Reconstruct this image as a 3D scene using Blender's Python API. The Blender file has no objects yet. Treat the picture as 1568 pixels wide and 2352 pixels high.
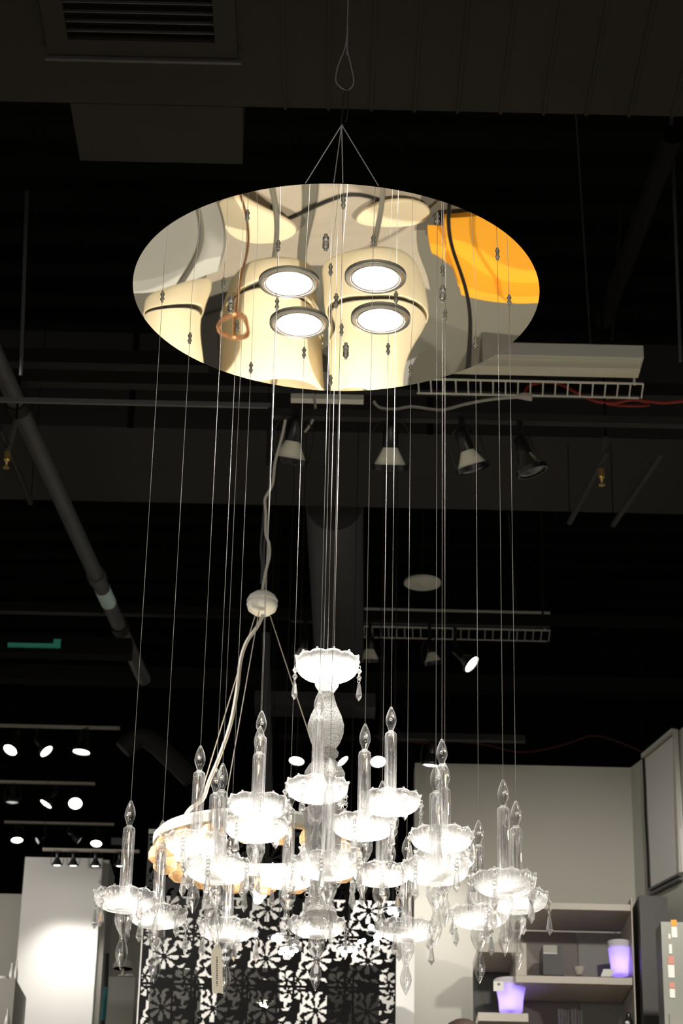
import bpy, bmesh, math, random
from math import sin, cos, pi, tan, atan, atan2, sqrt, radians
from mathutils import Vector, Matrix
random.seed(7)
scn = bpy.context.scene
COL = scn.collection

# ------------------------------------------------------------------ camera
FPX = 5070.0
CAM = Vector((0, 0, 1.2))
VPD = math.hypot(246, 11018); ROLL = atan2(246, 11018); TH = atan(FPX / VPD)
FW = Vector((0, cos(TH), sin(TH)))
_r0 = Vector((1, 0, 0)); _u0 = _r0.cross(FW)
RT = cos(ROLL) * _r0 + sin(ROLL) * _u0
UP = -sin(ROLL) * _r0 + cos(ROLL) * _u0
cd = bpy.data.cameras.new('camera'); cam = bpy.data.objects.new('camera', cd); COL.objects.link(cam)
M = Matrix((RT, UP, -FW)).transposed().to_4x4(); M.translation = CAM
cam.matrix_world = M
cd.sensor_fit = 'VERTICAL'; cd.sensor_height = 36.0; cd.sensor_width = 24.0
cd.lens = FPX / 2352 * 36.0
cd.clip_end = 100
cd.dof.use_dof = True; cd.dof.focus_distance = 4.0; cd.dof.aperture_fstop = 16.0
scn.camera = cam

def ray(px, py):
    return FW + RT * ((px - 784) / FPX) - UP * ((py - 1176) / FPX)
def P(px, py, Y):
    d = ray(px, py); return CAM + d * (Y / d.y)
def PZ(px, py, Z):
    d = ray(px, py); return CAM + d * ((Z - CAM.z) / d.z)
def zat(py, X, Y):                       # height on the vertical line through X, Y seen at image row py
    lo, hi = -2.0, 12.0
    for _ in range(50):
        m = (lo + hi) / 2; v = Vector((X, Y, m)) - CAM
        y = 1176 - FPX * v.dot(UP) / v.dot(FW)
        if y > py: lo = m
        else: hi = m
    return (lo + hi) / 2

# ------------------------------------------------------------------ materials
def mat(name, col, rough=0.6, metal=0.0, emit=None, es=0.0, trans=0.0, noise=0.0, nscale=8.0, bump=0.0, bscale=40.0, spec=None, ior=1.45):
    m = bpy.data.materials.new(name); m.use_nodes = True
    nt = m.node_tree; b = nt.nodes['Principled BSDF']
    b.inputs['Base Color'].default_value = (*col, 1); b.inputs['Roughness'].default_value = rough
    b.inputs['Metallic'].default_value = metal; b.inputs['Transmission Weight'].default_value = trans
    b.inputs['IOR'].default_value = ior
    if spec is not None: b.inputs['Specular IOR Level'].default_value = spec
    if emit: b.inputs['Emission Color'].default_value = (*emit, 1); b.inputs['Emission Strength'].default_value = es
    tc = nt.nodes.new('ShaderNodeTexCoord')
    if noise:
        n = nt.nodes.new('ShaderNodeTexNoise'); n.inputs['Scale'].default_value = nscale; n.inputs['Detail'].default_value = 5
        r = nt.nodes.new('ShaderNodeMapRange'); r.inputs['To Min'].default_value = 1 - noise; r.inputs['To Max'].default_value = 1 + noise
        x = nt.nodes.new('ShaderNodeVectorMath'); x.operation = 'SCALE'; x.inputs[0].default_value = col
        nt.links.new(tc.outputs['Object'], n.inputs['Vector']); nt.links.new(n.outputs['Fac'], r.inputs['Value'])
        nt.links.new(r.outputs['Result'], x.inputs['Scale']); nt.links.new(x.outputs['Vector'], b.inputs['Base Color'])
    if bump:
        n2 = nt.nodes.new('ShaderNodeTexNoise'); n2.inputs['Scale'].default_value = bscale; n2.inputs['Detail'].default_value = 4
        bp = nt.nodes.new('ShaderNodeBump'); bp.inputs['Strength'].default_value = bump; bp.inputs['Distance'].default_value = 0.01
        nt.links.new(tc.outputs['Object'], n2.inputs['Vector']); nt.links.new(n2.outputs['Fac'], bp.inputs['Height'])
        nt.links.new(bp.outputs['Normal'], b.inputs['Normal'])
    return m

def glassmix(name, fac, tint=(1, 1, 1), white=(0.95, 0.94, 0.92), rough=0.02, ior=1.45, clear=0.5, edge=0.35, ns=220, grad=None, bump=0.0, nv=.55):
    """blown or pressed glass: part of the light goes straight through the thin wall, part is refracted,
    the pressed / seeded texture scatters a share; white edge lines are painted in"""
    m = bpy.data.materials.new(name); m.use_nodes = True
    nt = m.node_tree; b = nt.nodes['Principled BSDF']; out = nt.nodes['Material Output']
    N = nt.nodes.new; L = nt.links.new
    b.inputs['Base Color'].default_value = (*tint, 1); b.inputs['Roughness'].default_value = rough
    b.inputs['Transmission Weight'].default_value = 1.0; b.inputs['IOR'].default_value = ior
    tr = N('ShaderNodeBsdfTransparent'); tr.inputs[0].default_value = (*[1 - (1 - c) * .5 for c in tint], 1)
    gl = N('ShaderNodeMixShader'); gl.inputs[0].default_value = clear; L(b.outputs[0], gl.inputs[1]); L(tr.outputs[0], gl.inputs[2])
    t = N('ShaderNodeBsdfTranslucent'); t.inputs['Color'].default_value = (*white, 1)
    d = N('ShaderNodeBsdfDiffuse'); d.inputs['Color'].default_value = (*white, 1)
    m1 = N('ShaderNodeMixShader'); m1.inputs[0].default_value = 0.5; L(t.outputs[0], m1.inputs[1]); L(d.outputs[0], m1.inputs[2])
    tc = N('ShaderNodeTexCoord'); n = N('ShaderNodeTexNoise'); n.inputs['Scale'].default_value = ns
    r = N('ShaderNodeMapRange'); r.inputs['From Min'].default_value = .35; r.inputs['From Max'].default_value = .65
    r.inputs['To Min'].default_value = fac * (1 - nv); r.inputs['To Max'].default_value = min(1, fac * (1 + nv))
    L(tc.outputs['Object'], n.inputs['Vector']); L(n.outputs['Fac'], r.inputs['Value'])
    scat = r.outputs['Result']
    if grad:                              # downlit white of the thick foot put into its scatter, clearing towards the lip
        sp = N('ShaderNodeSeparateXYZ'); L(tc.outputs['Object'], sp.inputs[0])
        g = N('ShaderNodeMapRange'); g.inputs['From Min'].default_value = grad[0]; g.inputs['From Max'].default_value = grad[1]
        g.inputs['To Min'].default_value = grad[2]; g.inputs['To Max'].default_value = grad[3]; L(sp.outputs['Z'], g.inputs['Value'])
        mm = N('ShaderNodeMath'); mm.operation = 'MULTIPLY'; L(g.outputs['Result'], mm.inputs[0]); L(scat, mm.inputs[1]); scat = mm.outputs[0]
    if bump:
        bp = N('ShaderNodeBump'); bp.inputs['Strength'].default_value = 1.0; bp.inputs['Distance'].default_value = bump
        L(n.outputs['Fac'], bp.inputs['Height'])
        for sh_ in (b, t, d): L(bp.outputs['Normal'], sh_.inputs['Normal'])
    lw = N('ShaderNodeLayerWeight'); lw.inputs[0].default_value = 0.5  # whitens grazing edges, a painted stand-in for bright edge lines
    pw = N('ShaderNodeMath'); pw.operation = 'POWER'; pw.inputs[1].default_value = 3.5; L(lw.outputs['Facing'], pw.inputs[0])
    mu = N('ShaderNodeMath'); mu.operation = 'MULTIPLY'; mu.inputs[1].default_value = edge; L(pw.outputs[0], mu.inputs[0])
    ad = N('ShaderNodeMath'); ad.operation = 'ADD'; ad.use_clamp = True; L(mu.outputs[0], ad.inputs[0]); L(scat, ad.inputs[1])
    m2 = N('ShaderNodeMixShader'); L(ad.outputs[0], m2.inputs[0]); L(gl.outputs[0], m2.inputs[1]); L(m1.outputs[0], m2.inputs[2])
    L(m2.outputs[0], out.inputs['Surface'])
    return m

M_ = {}
M_['mirror'] = mat('polished_steel', (0.88, 0.86, 0.80), 0.012, 1.0)
M_['steel'] = mat('brushed_steel', (0.75, 0.74, 0.72), 0.3, 1.0)
M_['bezel'] = mat('satin_silver_bezel', (0.86, 0.84, 0.80), 0.16, 0.6)
M_['cable'] = mat('steel_cable', (0.42, 0.41, 0.385), 0.35, 0.4)
M_['clear'] = glassmix('clear_glass', 0.014, clear=.70, edge=.42, rough=0.0)
M_['cup'] = glassmix('pressed_glass', 0.13, rough=0.03, clear=.66, edge=.24, grad=(0.0, 0.024, 2.2, 0.35), nv=.15)
M_['vase'] = glassmix('crackled_glass', 0.85, rough=0.08, clear=.5, ns=330, bump=.006)
M_['globe'] = glassmix('seeded_glass', 0.16, rough=0.04, clear=.5, ns=300, bump=.003)
M_['crystal'] = glassmix('cut_crystal', 0.08, ior=1.55, rough=0.0, clear=.5, edge=.2)
M_['downlens'] = mat('lit_lens', (1, 1, 1), 0.4, emit=(1.0, 0.97, 0.93), es=20)
M_['lens_on'] = mat('track_lamp_glow', (1, 1, 1), 0.4, emit=(1.0, 0.97, 0.82), es=6)
M_['lens_dim'] = mat('faint_lamp_glow', (0.5, 0.5, 0.5), 0.4, emit=(1.0, 0.97, 0.92), es=0.25)
M_['lens_off'] = mat('unlit_lamp_glass', (0.05, 0.05, 0.05), 0.15)
M_['black'] = mat('black_metal', (0.006, 0.006, 0.006), 0.45)
M_['blackcap'] = mat('glossy_black_metal', (0.012, 0.012, 0.012), 0.25)
M_['ceil'] = mat('ceiling_black_paint', (0.0042, 0.0040, 0.0035), 0.9, noise=0.5, nscale=2.5, spec=0.1)
M_['duct'] = mat('duct_grey_paint', (0.022, 0.0205, 0.017), 0.7, noise=0.25, nscale=3, spec=0.2)
M_['duct2'] = mat('duct_charcoal_paint', (0.026, 0.0245, 0.024), 0.7, noise=0.15, nscale=3, spec=0.2)
M_['pipe'] = mat('pipe_grey_paint', (0.05, 0.05, 0.053), 0.55, noise=0.15, nscale=9)
M_['darkpipe'] = mat('dark_pipe_paint', (0.010, 0.0098, 0.009), 0.6, spec=.2)
M_['strut'] = mat('galvanised_channel', (0.11, 0.11, 0.12), 0.5, 0.2)
M_['white'] = mat('white_enamel', (0.82, 0.80, 0.74), 0.4)
M_['lampwhite'] = mat('frosted_reflector', (0.85, 0.82, 0.68), 0.5)
M_['cord'] = mat('white_cord', (0.5, 0.47, 0.42), 0.5)
M_['red'] = mat('red_cable', (0.30, 0.02, 0.015), 0.5)
M_['darkred'] = mat('dull_red_cable', (0.05, 0.006, 0.005), 0.6)
M_['brass'] = mat('brass', (0.5, 0.34, 0.12), 0.35, 0.8)
M_['copper'] = mat('copper', (0.75, 0.36, 0.16), 0.25, 0.9)
M_['wall'] = mat('wall_warm_grey', (0.42, 0.41, 0.37), 0.85, noise=0.03, nscale=3)
M_['wallr'] = mat('wall_light_grey', (0.45, 0.45, 0.41), 0.85, noise=0.03, nscale=3)
M_['column'] = mat('column_white_paint', (0.62, 0.61, 0.60), 0.8)
M_['floor'] = mat('sealed_concrete', (0.15, 0.142, 0.112), 0.45, noise=0.12, nscale=1.5)
M_['shelf'] = mat('shelf_taupe_laminate', (0.42, 0.38, 0.33), 0.5)
M_['shelfback'] = mat('shelf_brown_back', (0.12, 0.10, 0.09), 0.6)
M_['shelfback2'] = mat('shelf_olive_back', (0.16, 0.16, 0.14), 0.6)
M_['lowfront'] = mat('shelf_lower_front', (0.07, 0.068, 0.055), 0.6)
M_['charcoal'] = mat('charcoal_panel', (0.011, 0.0105, 0.009), 0.5)
M_['panelgrey'] = mat('grey_steel_cabinet', (0.17, 0.175, 0.15), 0.45, 0.1)
M_['orange'] = mat('orange_fabric', (0.83, 0.36, 0.02), 0.8)
M_['cream'] = mat('cream_fabric', (0.80, 0.68, 0.46), 0.85)
M_['tan'] = mat('tan_rug', (0.40, 0.345, 0.27), 0.95, noise=0.1, nscale=12)
M_['paper'] = mat('cream_paper', (0.82, 0.75, 0.62), 0.8)
M_['label'] = mat('white_label', (0.7, 0.7, 0.66), 0.6)
M_['labelorange'] = mat('orange_label', (0.75, 0.30, 0.02), 0.6)
M_['labelred'] = mat('pale_red_label', (0.55, 0.22, 0.17), 0.6)
M_['ink'] = mat('dark_ink', (0.10, 0.09, 0.08), 0.7)
M_['teal'] = mat('teal_vinyl', (0.03, 0.20, 0.22), 0.5)
M_['green'] = mat('green_tape', (0.05, 0.40, 0.30), 0.5)
M_['labelblue'] = mat('pale_blue_label', (0.45, 0.6, 0.58), 0.5)
M_['hair'] = mat('dark_brown_shade', (0.03, 0.017, 0.012), 0.7)
M_['screen'] = mat('black_cutout_panel', (0.0025, 0.0025, 0.0025), 0.6, spec=.1)
M_['amber'] = glassmix('amber_glass', 0.6, tint=(1, 0.88, 0.7), white=(0.95, 0.74, 0.50), rough=0.15)
M_['led'] = mat('cool_led', (1, 1, 1), 0.4, emit=(0.80, 0.93, 1.0), es=10)
M_['warmled'] = mat('warm_bulb', (1, 1, 1), 0.4, emit=(1.0, 0.97, 0.75), es=8)
M_['ceramic'] = mat('white_ceramic', (0.8, 0.78, 0.75), 0.2)
m = M_['planter'] = bpy.data.materials.new('translucent_white_plastic'); m.use_nodes = True
nt = m.node_tree; nt.nodes.remove(nt.nodes['Principled BSDF'])
t = nt.nodes.new('ShaderNodeBsdfTranslucent'); t.inputs[0].default_value = (0.85, 0.83, 0.88, 1)
d = nt.nodes.new('ShaderNodeBsdfDiffuse'); d.inputs[0].default_value = (0.8, 0.78, 0.8, 1)
mx = nt.nodes.new('ShaderNodeMixShader'); nt.links.new(t.outputs[0], mx.inputs[1]); nt.links.new(d.outputs[0], mx.inputs[2])
nt.links.new(mx.outputs[0], nt.nodes['Material Output'].inputs['Surface'])

# ------------------------------------------------------------------ mesh builder
class B:
    def __init__(s): s.bm = bmesh.new()
    def box(s, a, b):
        a, b = Vector(a), Vector(b)
        lo = Vector([min(a[i], b[i]) for i in range(3)]); hi = Vector([max(a[i], b[i]) for i in range(3)])
        v = [s.bm.verts.new((x, y, z)) for z in (lo.z, hi.z) for y in (lo.y, hi.y) for x in (lo.x, hi.x)]
        for f in ((0, 2, 3, 1), (4, 5, 7, 6), (0, 1, 5, 4), (2, 6, 7, 3), (0, 4, 6, 2), (1, 3, 7, 5)): s.bm.faces.new([v[i] for i in f])
        return s
    def hexa(s, lo4, hi4):              # two quads, joined
        v = [s.bm.verts.new(p) for p in list(lo4) + list(hi4)]
        for f in ((3, 2, 1, 0), (4, 5, 6, 7), (0, 1, 5, 4), (1, 2, 6, 5), (2, 3, 7, 6), (3, 0, 4, 7)): s.bm.faces.new([v[i] for i in f])
        return s
    def bar(s, p, q, w, h, up=Vector((0, 0, 1))):
        p, q = Vector(p), Vector(q); d = (q - p).normalized(); a = d.cross(up)
        if a.length < 1e-4: a = Vector((1, 0, 0))
        a.normalize(); c = a.cross(d).normalized()
        o = [a * (-w / 2) + c * (-h / 2), a * (w / 2) + c * (-h / 2), a * (w / 2) + c * (h / 2), a * (-w / 2) + c * (h / 2)]
        return s.hexa([p + k for k in o], [q + k for k in o])
    def tube(s, pts, r, n=8, closed=False):
        pts = [Vector(p) for p in pts]; rs = r if isinstance(r, (list, tuple)) else [r] * len(pts)
        rings = []; N = len(pts); pa = None
        for i, p in enumerate(pts):
            if closed: d = pts[(i + 1) % N] - pts[i - 1]
            else: d = pts[min(i + 1, N - 1)] - pts[max(i - 1, 0)]
            d.normalize()
            if pa is None:
                pa = d.cross(Vector((0, 0, 1)))
                if pa.length < 0.05: pa = d.cross(Vector((1, 0, 0)))
            a = (pa - d * pa.dot(d)).normalized(); pa = a; b = d.cross(a)
            rings.append([s.bm.verts.new(p + (a * cos(2 * pi * k / n) + b * sin(2 * pi * k / n)) * rs[i]) for k in range(n)])
        for i in range(N if closed else N - 1):
            A, Bq = rings[i], rings[(i + 1) % N]
            for k in range(n): s.bm.faces.new((A[k], A[(k + 1) % n], Bq[(k + 1) % n], Bq[k]))
        if not closed:
            s.bm.faces.new(rings[0][::-1]); s.bm.faces.new(rings[-1])
        return s
    def lathe(s, prof, n=32, c=(0, 0, 0), closed=False, ax=None):
        """profile of (r, z); r ~ 0 closes into a point; ax turns local z into that direction"""
        c = Vector(c); R = Matrix.Identity(3)
        if ax is not None: R = Vector((0, 0, 1)).rotation_difference(Vector(ax)).to_matrix()
        rings = []
        for r, z in prof:
            if r < 1e-6: rings.append([s.bm.verts.new(c + R @ Vector((0, 0, z)))])
            else: rings.append([s.bm.verts.new(c + R @ Vector((r * cos(2 * pi * k / n), r * sin(2 * pi * k / n), z))) for k in range(n)])
        m = len(rings)
        for i in range(m if closed else m - 1):
            A, Q = rings[i], rings[(i + 1) % m]
            if len(A) == 1 and len(Q) == 1: continue
            for k in range(n):
                j = (k + 1) % n
                if len(A) == 1: s.bm.faces.new((A[0], Q[j], Q[k]))
                elif len(Q) == 1: s.bm.faces.new((A[k], A[j], Q[0]))
                else: s.bm.faces.new((A[k], A[j], Q[j], Q[k]))
        if not closed:
            if len(rings[0]) > 1: s.bm.faces.new(rings[0][::-1])
            if len(rings[-1]) > 1: s.bm.faces.new(rings[-1])
        return s
    def torus(s, c, R, r, ax=(0, 0, 1), n=16, k=6):
        Rm = Vector((0, 0, 1)).rotation_difference(Vector(ax)).to_matrix()
        return s.tube([Vector(c) + Rm @ Vector((R * cos(2 * pi * i / n), R * sin(2 * pi * i / n), 0)) for i in range(n)], r, k, True)
    def ball(s, c, r, n=12):
        m = 8; return s.lathe([(r * sin(pi * i / m), -r * cos(pi * i / m)) if 0 < i < m else (0, -r * cos(pi * i / m)) for i in range(m + 1)], n, c)
    def mesh(s, name, material, smooth=False, off=None):
        bmesh.ops.recalc_face_normals(s.bm, faces=s.bm.faces)
        me = bpy.data.meshes.new(name)
        if off is not None: bmesh.ops.translate(s.bm, verts=s.bm.verts, vec=-Vector(off))
        s.bm.to_mesh(me); s.bm.free(); me.materials.append(M_[material] if isinstance(material, str) else material)
        if smooth:
            me.polygons.foreach_set('use_smooth', [True] * len(me.polygons))
            if smooth != 2: me.set_sharp_from_angle(angle=radians(40))
        return me

def link(o): COL.objects.link(o); return o
def tag(o, label=None, cat=None, group=None, kind=None):
    if label: o['label'] = label
    if cat: o['category'] = cat
    if group: o['group'] = group
    if kind: o['kind'] = kind
    return o
def root_of(o):
    while o.parent: o = o.parent
    return o
def thing(name, loc, label, cat, group=None):
    o = link(bpy.data.objects.new(name, None)); o.location = loc; o.empty_display_size = .05
    return tag(o, label, cat, group)
def part(name, b, material, parent, smooth=False, label=None):
    """mesh built in world coordinates, parented under its (unrotated) thing"""
    o = bpy.data.objects.new(name, b.mesh(name, material, smooth, root_of(parent).location)); link(o); o.parent = parent
    if label: o['label'] = label
    return o
def solo(name, b, material, label, cat, smooth=False, group=None):
    vs = b.bm.verts; lo = [min(v.co[i] for v in vs) for i in range(3)]; hi = [max(v.co[i] for v in vs) for i in range(3)]
    off = Vector(((lo[0] + hi[0]) / 2, (lo[1] + hi[1]) / 2, lo[2]))
    o = link(bpy.data.objects.new(name, b.mesh(name, material, smooth, off))); o.location = off
    return tag(o, label, cat, group)
def struct(name, b, material):
    o = link(bpy.data.objects.new(name, b.mesh(name, material))); o['kind'] = 'structure'; return o

def spline(pts, n=8):
    pts = [Vector(p) for p in pts]; out = []
    for i in range(len(pts) - 1):
        p0 = pts[max(i - 1, 0)]; p1 = pts[i]; p2 = pts[i + 1]; p3 = pts[min(i + 2, len(pts) - 1)]
        for k in range(n):
            t = k / n
            out.append(0.5 * ((2 * p1) + (p2 - p0) * t + (2 * p0 - 5 * p1 + 4 * p2 - p3) * t * t + (3 * p1 - p0 - 3 * p2 + p3) * t ** 3))
    out.append(pts[-1]); return out

# ================================================================== THE CHANDELIER
DC = Vector((-0.0203, 3.7824, CAM.z + 2.2094)); ZD = DC.z; DR = 0.40
canopy = thing('chandelier_canopy', DC, 'round mirror-polished steel ceiling disc with four bright downlights', 'ceiling light')
# gently uneven polished sheet
b = B(); NR, NA = 60, 160
lampc = [PZ(664, 648, ZD), PZ(862, 636, ZD), PZ(687, 742, ZD), PZ(874, 732, ZD)]
def wob(x, y):
    h = 0.0006 * sin(7 * x + 1.3) * sin(9 * y + .4) + 0.0004 * sin(17 * x - 6 * y) + 0.0003 * cos(13 * y + 8 * x)
    for q in lampc:
        dd = (x - (q.x - DC.x)) ** 2 + (y - (q.y - DC.y)) ** 2
        h += 0.0005 * math.exp(-dd / 0.0075)
    return h
low = []; 
for i in range(NR + 1):
    r = DR * i / NR
    low.append([b.bm.verts.new((DC.x, DC.y, ZD + wob(0, 0)))] if i == 0 else
               [b.bm.verts.new((DC.x + r * cos(2 * pi * k / NA), DC.y + r * sin(2 * pi * k / NA), ZD + wob(r * cos(2 * pi * k / NA), r * sin(2 * pi * k / NA)) * (1 if i < NR else 1))) for k in range(NA)])
for i in range(NR):
    for k in range(NA):
        j = (k + 1) % NA
        if i == 0: b.bm.faces.new((low[0][0], low[1][j], low[1][k]))
        else: b.bm.faces.new((low[i][k], low[i][j], low[i + 1][j], low[i + 1][k]))
top = [b.bm.verts.new((v.co.x, v.co.y, v.co.z + 0.0022)) for v in low[-1]]
tc_ = b.bm.verts.new((DC.x, DC.y, ZD + 0.0022 + wob(0, 0)))
for k in range(NA):
    j = (k + 1) % NA
    b.bm.faces.new((low[-1][k], low[-1][j], top[j], top[k])); b.bm.faces.new((top[k], top[j], tc_))
disc = part('mirror_disc', b, 'mirror', canopy, smooth=1)
for q in lampc:
    c = Vector((q.x, q.y, ZD))
    f = part('downlight', B().lathe([(.0437, .004), (.0437, -.002), (.0452, -.0040), (.0480, -.0042), (.0492, -.0058), (.0504, -.0042), (.0570, -.0042), (.0600, -.0030), (.0605, .004)], 48, c, closed=True), 'bezel', canopy, smooth=1, label='round steel downlight bezel')
    part('lens', B().lathe([(0, -.0035), (.030, -.0035), (.0432, -.0015), (.0432, .001), (0, .001)], 40, c), 'downlens', f, smooth=1, label='glowing white lens')
    part('bezel_back', B().lathe([(.042, .006), (.042, .07), (0, .07), (0, .006)], 24, c), 'steel', f, smooth=1)
    ld = bpy.data.lights.new('downlight_beam', 'SPOT'); ld.energy = 92; ld.spot_size = radians(52); ld.spot_blend = 1.0
    ld.shadow_soft_size = 0.03; ld.color = (1.0, 0.95, 0.88)
    lo = link(bpy.data.objects.new('downlight_beam', ld)); lo.location = c + Vector((0, 0, -.012))
# suspension of the disc
screws = [(748, 557), (530, 700), (794, 806), (1016, 675)]
JZ = zat(287, DC.x, DC.y); J = Vector((DC.x + .003, DC.y, JZ))
for px, py in screws:
    q = PZ(px, py, ZD)
    w = part('suspension_wire', B().tube([Vector((q.x, q.y, ZD + .004)), J], .0011, 6), 'cable', canopy, smooth=1)
    part('screw_cap', B().lathe([(.0048, .0), (.0062, -.002), (.0062, -.012), (.0035, -.0135), (.0035, -.019), (.0, -.0195), (0, 0)], 16, (q.x, q.y, ZD)), 'steel', w, smooth=1)
hook = Vector((J.x, J.y, J.z))
hp = lambda x, y: P(x, y, DC.y)
part('hook', B().tube(spline([hp(790, 288), hp(784, 282), hp(787, 250), hp(786, 232), hp(795, 205), hp(799, 215), hp(798, 262), hp(793, 280)], 5), .0016, 6), 'black', canopy, smooth=1, label='black steel hook')
# hanging loop of wire up to the roof
solo('hanging_loop', B().tube(spline([hp(795, 208), hp(781, 200), hp(771, 185), hp(776, 152), hp(792, 110), hp(798, 60), Vector((hp(799, 0).x, DC.y, 4.2)), Vector((hp(799, 0).x, DC.y, 6.5))], 8), .0015, 6), 'strut',
     'thin steel wire from the roof ending in a teardrop loop above the disc', 'wire', smooth=1).location
solo('hanging_loop', B().tube(spline([hp(795, 208), hp(806, 202), hp(812, 186), hp(806, 152), hp(797, 110), hp(798.5, 62)], 8), .0015, 6), 'strut',
     'returning strand that closes the teardrop loop of steel wire', 'wire', smooth=1)

# pendants -------------------------------------------------------------
H_BASE, H_RIM, H_TIP, H_CAND = 0.1075, 0.133, 0.305, 0.256
def cup_bm(R=0.0535, h=0.0255, lobes=12):
    b = B(); n = 144; m = 10
    def surf(inner):
        rg = []
        for i in range(m + 1):
            t = i / m; row = []
            for k in range(n):
                th = 2 * pi * k / n
                r = 0.021 + (R - 0.021) * sin(t * pi / 2 * 0.97) ** 0.85
                z = h * (t ** 1.9)
                lob = abs(cos(lobes / 2 * th)) ** 0.7
                r *= 1 + 0.03 * t ** 3 * lob
                z += 0.0028 * t ** 5 * lob
                if not inner:
                    r += 0.0024 * cos(36 * th + (0 if t < .5 else pi)) * sin(pi * min(1, t * 1.05)) ; z -= 0.0022 * (1 - t)
                else: r -= 0.0034; z += 0.0022 * (1 - t)
                row.append(b.bm.verts.new((r * cos(th), r * sin(th), z)))
            rg.append(row)
        return rg
    o, i_ = surf(False), surf(True)
    for rg in (o, i_):
        for a in range(m):
            for k in range(n):
                j = (k + 1) % n; b.bm.faces.new((rg[a][k], rg[a][j], rg[a + 1][j], rg[a + 1][k]))
    for k in range(n):
        j = (k + 1) % n; b.bm.faces.new((o[m][k], o[m][j], i_[m][j], i_[m][k]))
    b.bm.faces.new(o[0][::-1]); b.bm.faces.new(i_[0])
    for q in range(lobes):
        th = 2 * pi * q / lobes; b.ball(((R * 1.025) * cos(th), (R * 1.025) * sin(th), h + .0030), 0.0024, 8)
    return b
ME = {}
ME['cup'] = cup_bm().mesh('cup', 'cup', 2)
fl = [(0, 0), (.0040, .0006), (.0052, .003), (.0062, .007), (.0088, .013), (.0097, .019), (.0090, .026), (.0068, .034), (.0040, .041), (.0018, .0455), (0, .0465)]
ME['flame'] = B().lathe(fl, 20).mesh('flame', 'clear', 2)
def candle_bm():
    b = B(); n = 48; rings = []
    for r, z, fl_ in ((.0048, .150, 0), (.0060, .1485, 0), (.0098, .145, 0), (.0108, .141, 0), (.0108, 0, 0), (.0070, 0, 1), (.0070, .137, 1), (.0048, .142, 0)):
        rings.append([b.bm.verts.new(((r + fl_ * .0011 * cos(8 * 2 * pi * k / n)) * cos(2 * pi * k / n), (r + fl_ * .0011 * cos(8 * 2 * pi * k / n)) * sin(2 * pi * k / n), z)) for k in range(n)])
    for a in range(8):
        A, Q = rings[a], rings[(a + 1) % 8]
        for k in range(n): b.bm.faces.new((A[k], A[(k + 1) % n], Q[(k + 1) % n], Q[k]))
    return b
ME['candle'] = candle_bm().mesh('candle', 'clear', 2)
fin = [(0, 0), (.0012, .002), (.0055, .010), (.0098, .021), (.0112, .029), (.0100, .037), (.0066, .047), (.0048, .053), (.0058, .060), (.0110, .069), (.0152, .079), (.0160, .087), (.0148, .094), (.0125, .0985), (.0150, .1035), (0, .1035)]
ME['finial'] = B().lathe(fin, 24).mesh('finial', 'clear', 2)
ME['eyelet'] = B().torus((0, 0, 0), .0021, .0008, (0, 1, 0), 14, 6).mesh('cable_eyelet', 'vase', 2)
ME['cable'] = B().lathe([(.00048, 0), (.00048, 1)], 6).mesh('cable', 'cable', 2)
def strand_rings(long):
    b = B()
    zs = [-.004, -.0165] + ([-.0290, ] if long else [])
    for i, z in enumerate(zs): b.torus((0, 0, z), .0040, .0005, (0, 1, 0) if i % 2 == 0 else (.3, 1, 0), 16, 5)
    return b
ME['rings'] = strand_rings(False).mesh('crystal_strand', 'steel', 2); ME['ringsL'] = strand_rings(True).mesh('crystal_strand', 'steel', 2)
ME['bead'] = B().lathe([(0, -.0052), (.0022, -.0045), (.0050, 0), (.0022, .0045), (0, .0052)], 8).mesh('bead', 'crystal')
ME['prism'] = B().lathe([(0, 0), (.0022, -.0004), (.0030, -.003), (.0062, -.0245), (.0058, -.0265), (0, -.0355)], 6).mesh('prism', 'crystal')

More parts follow.
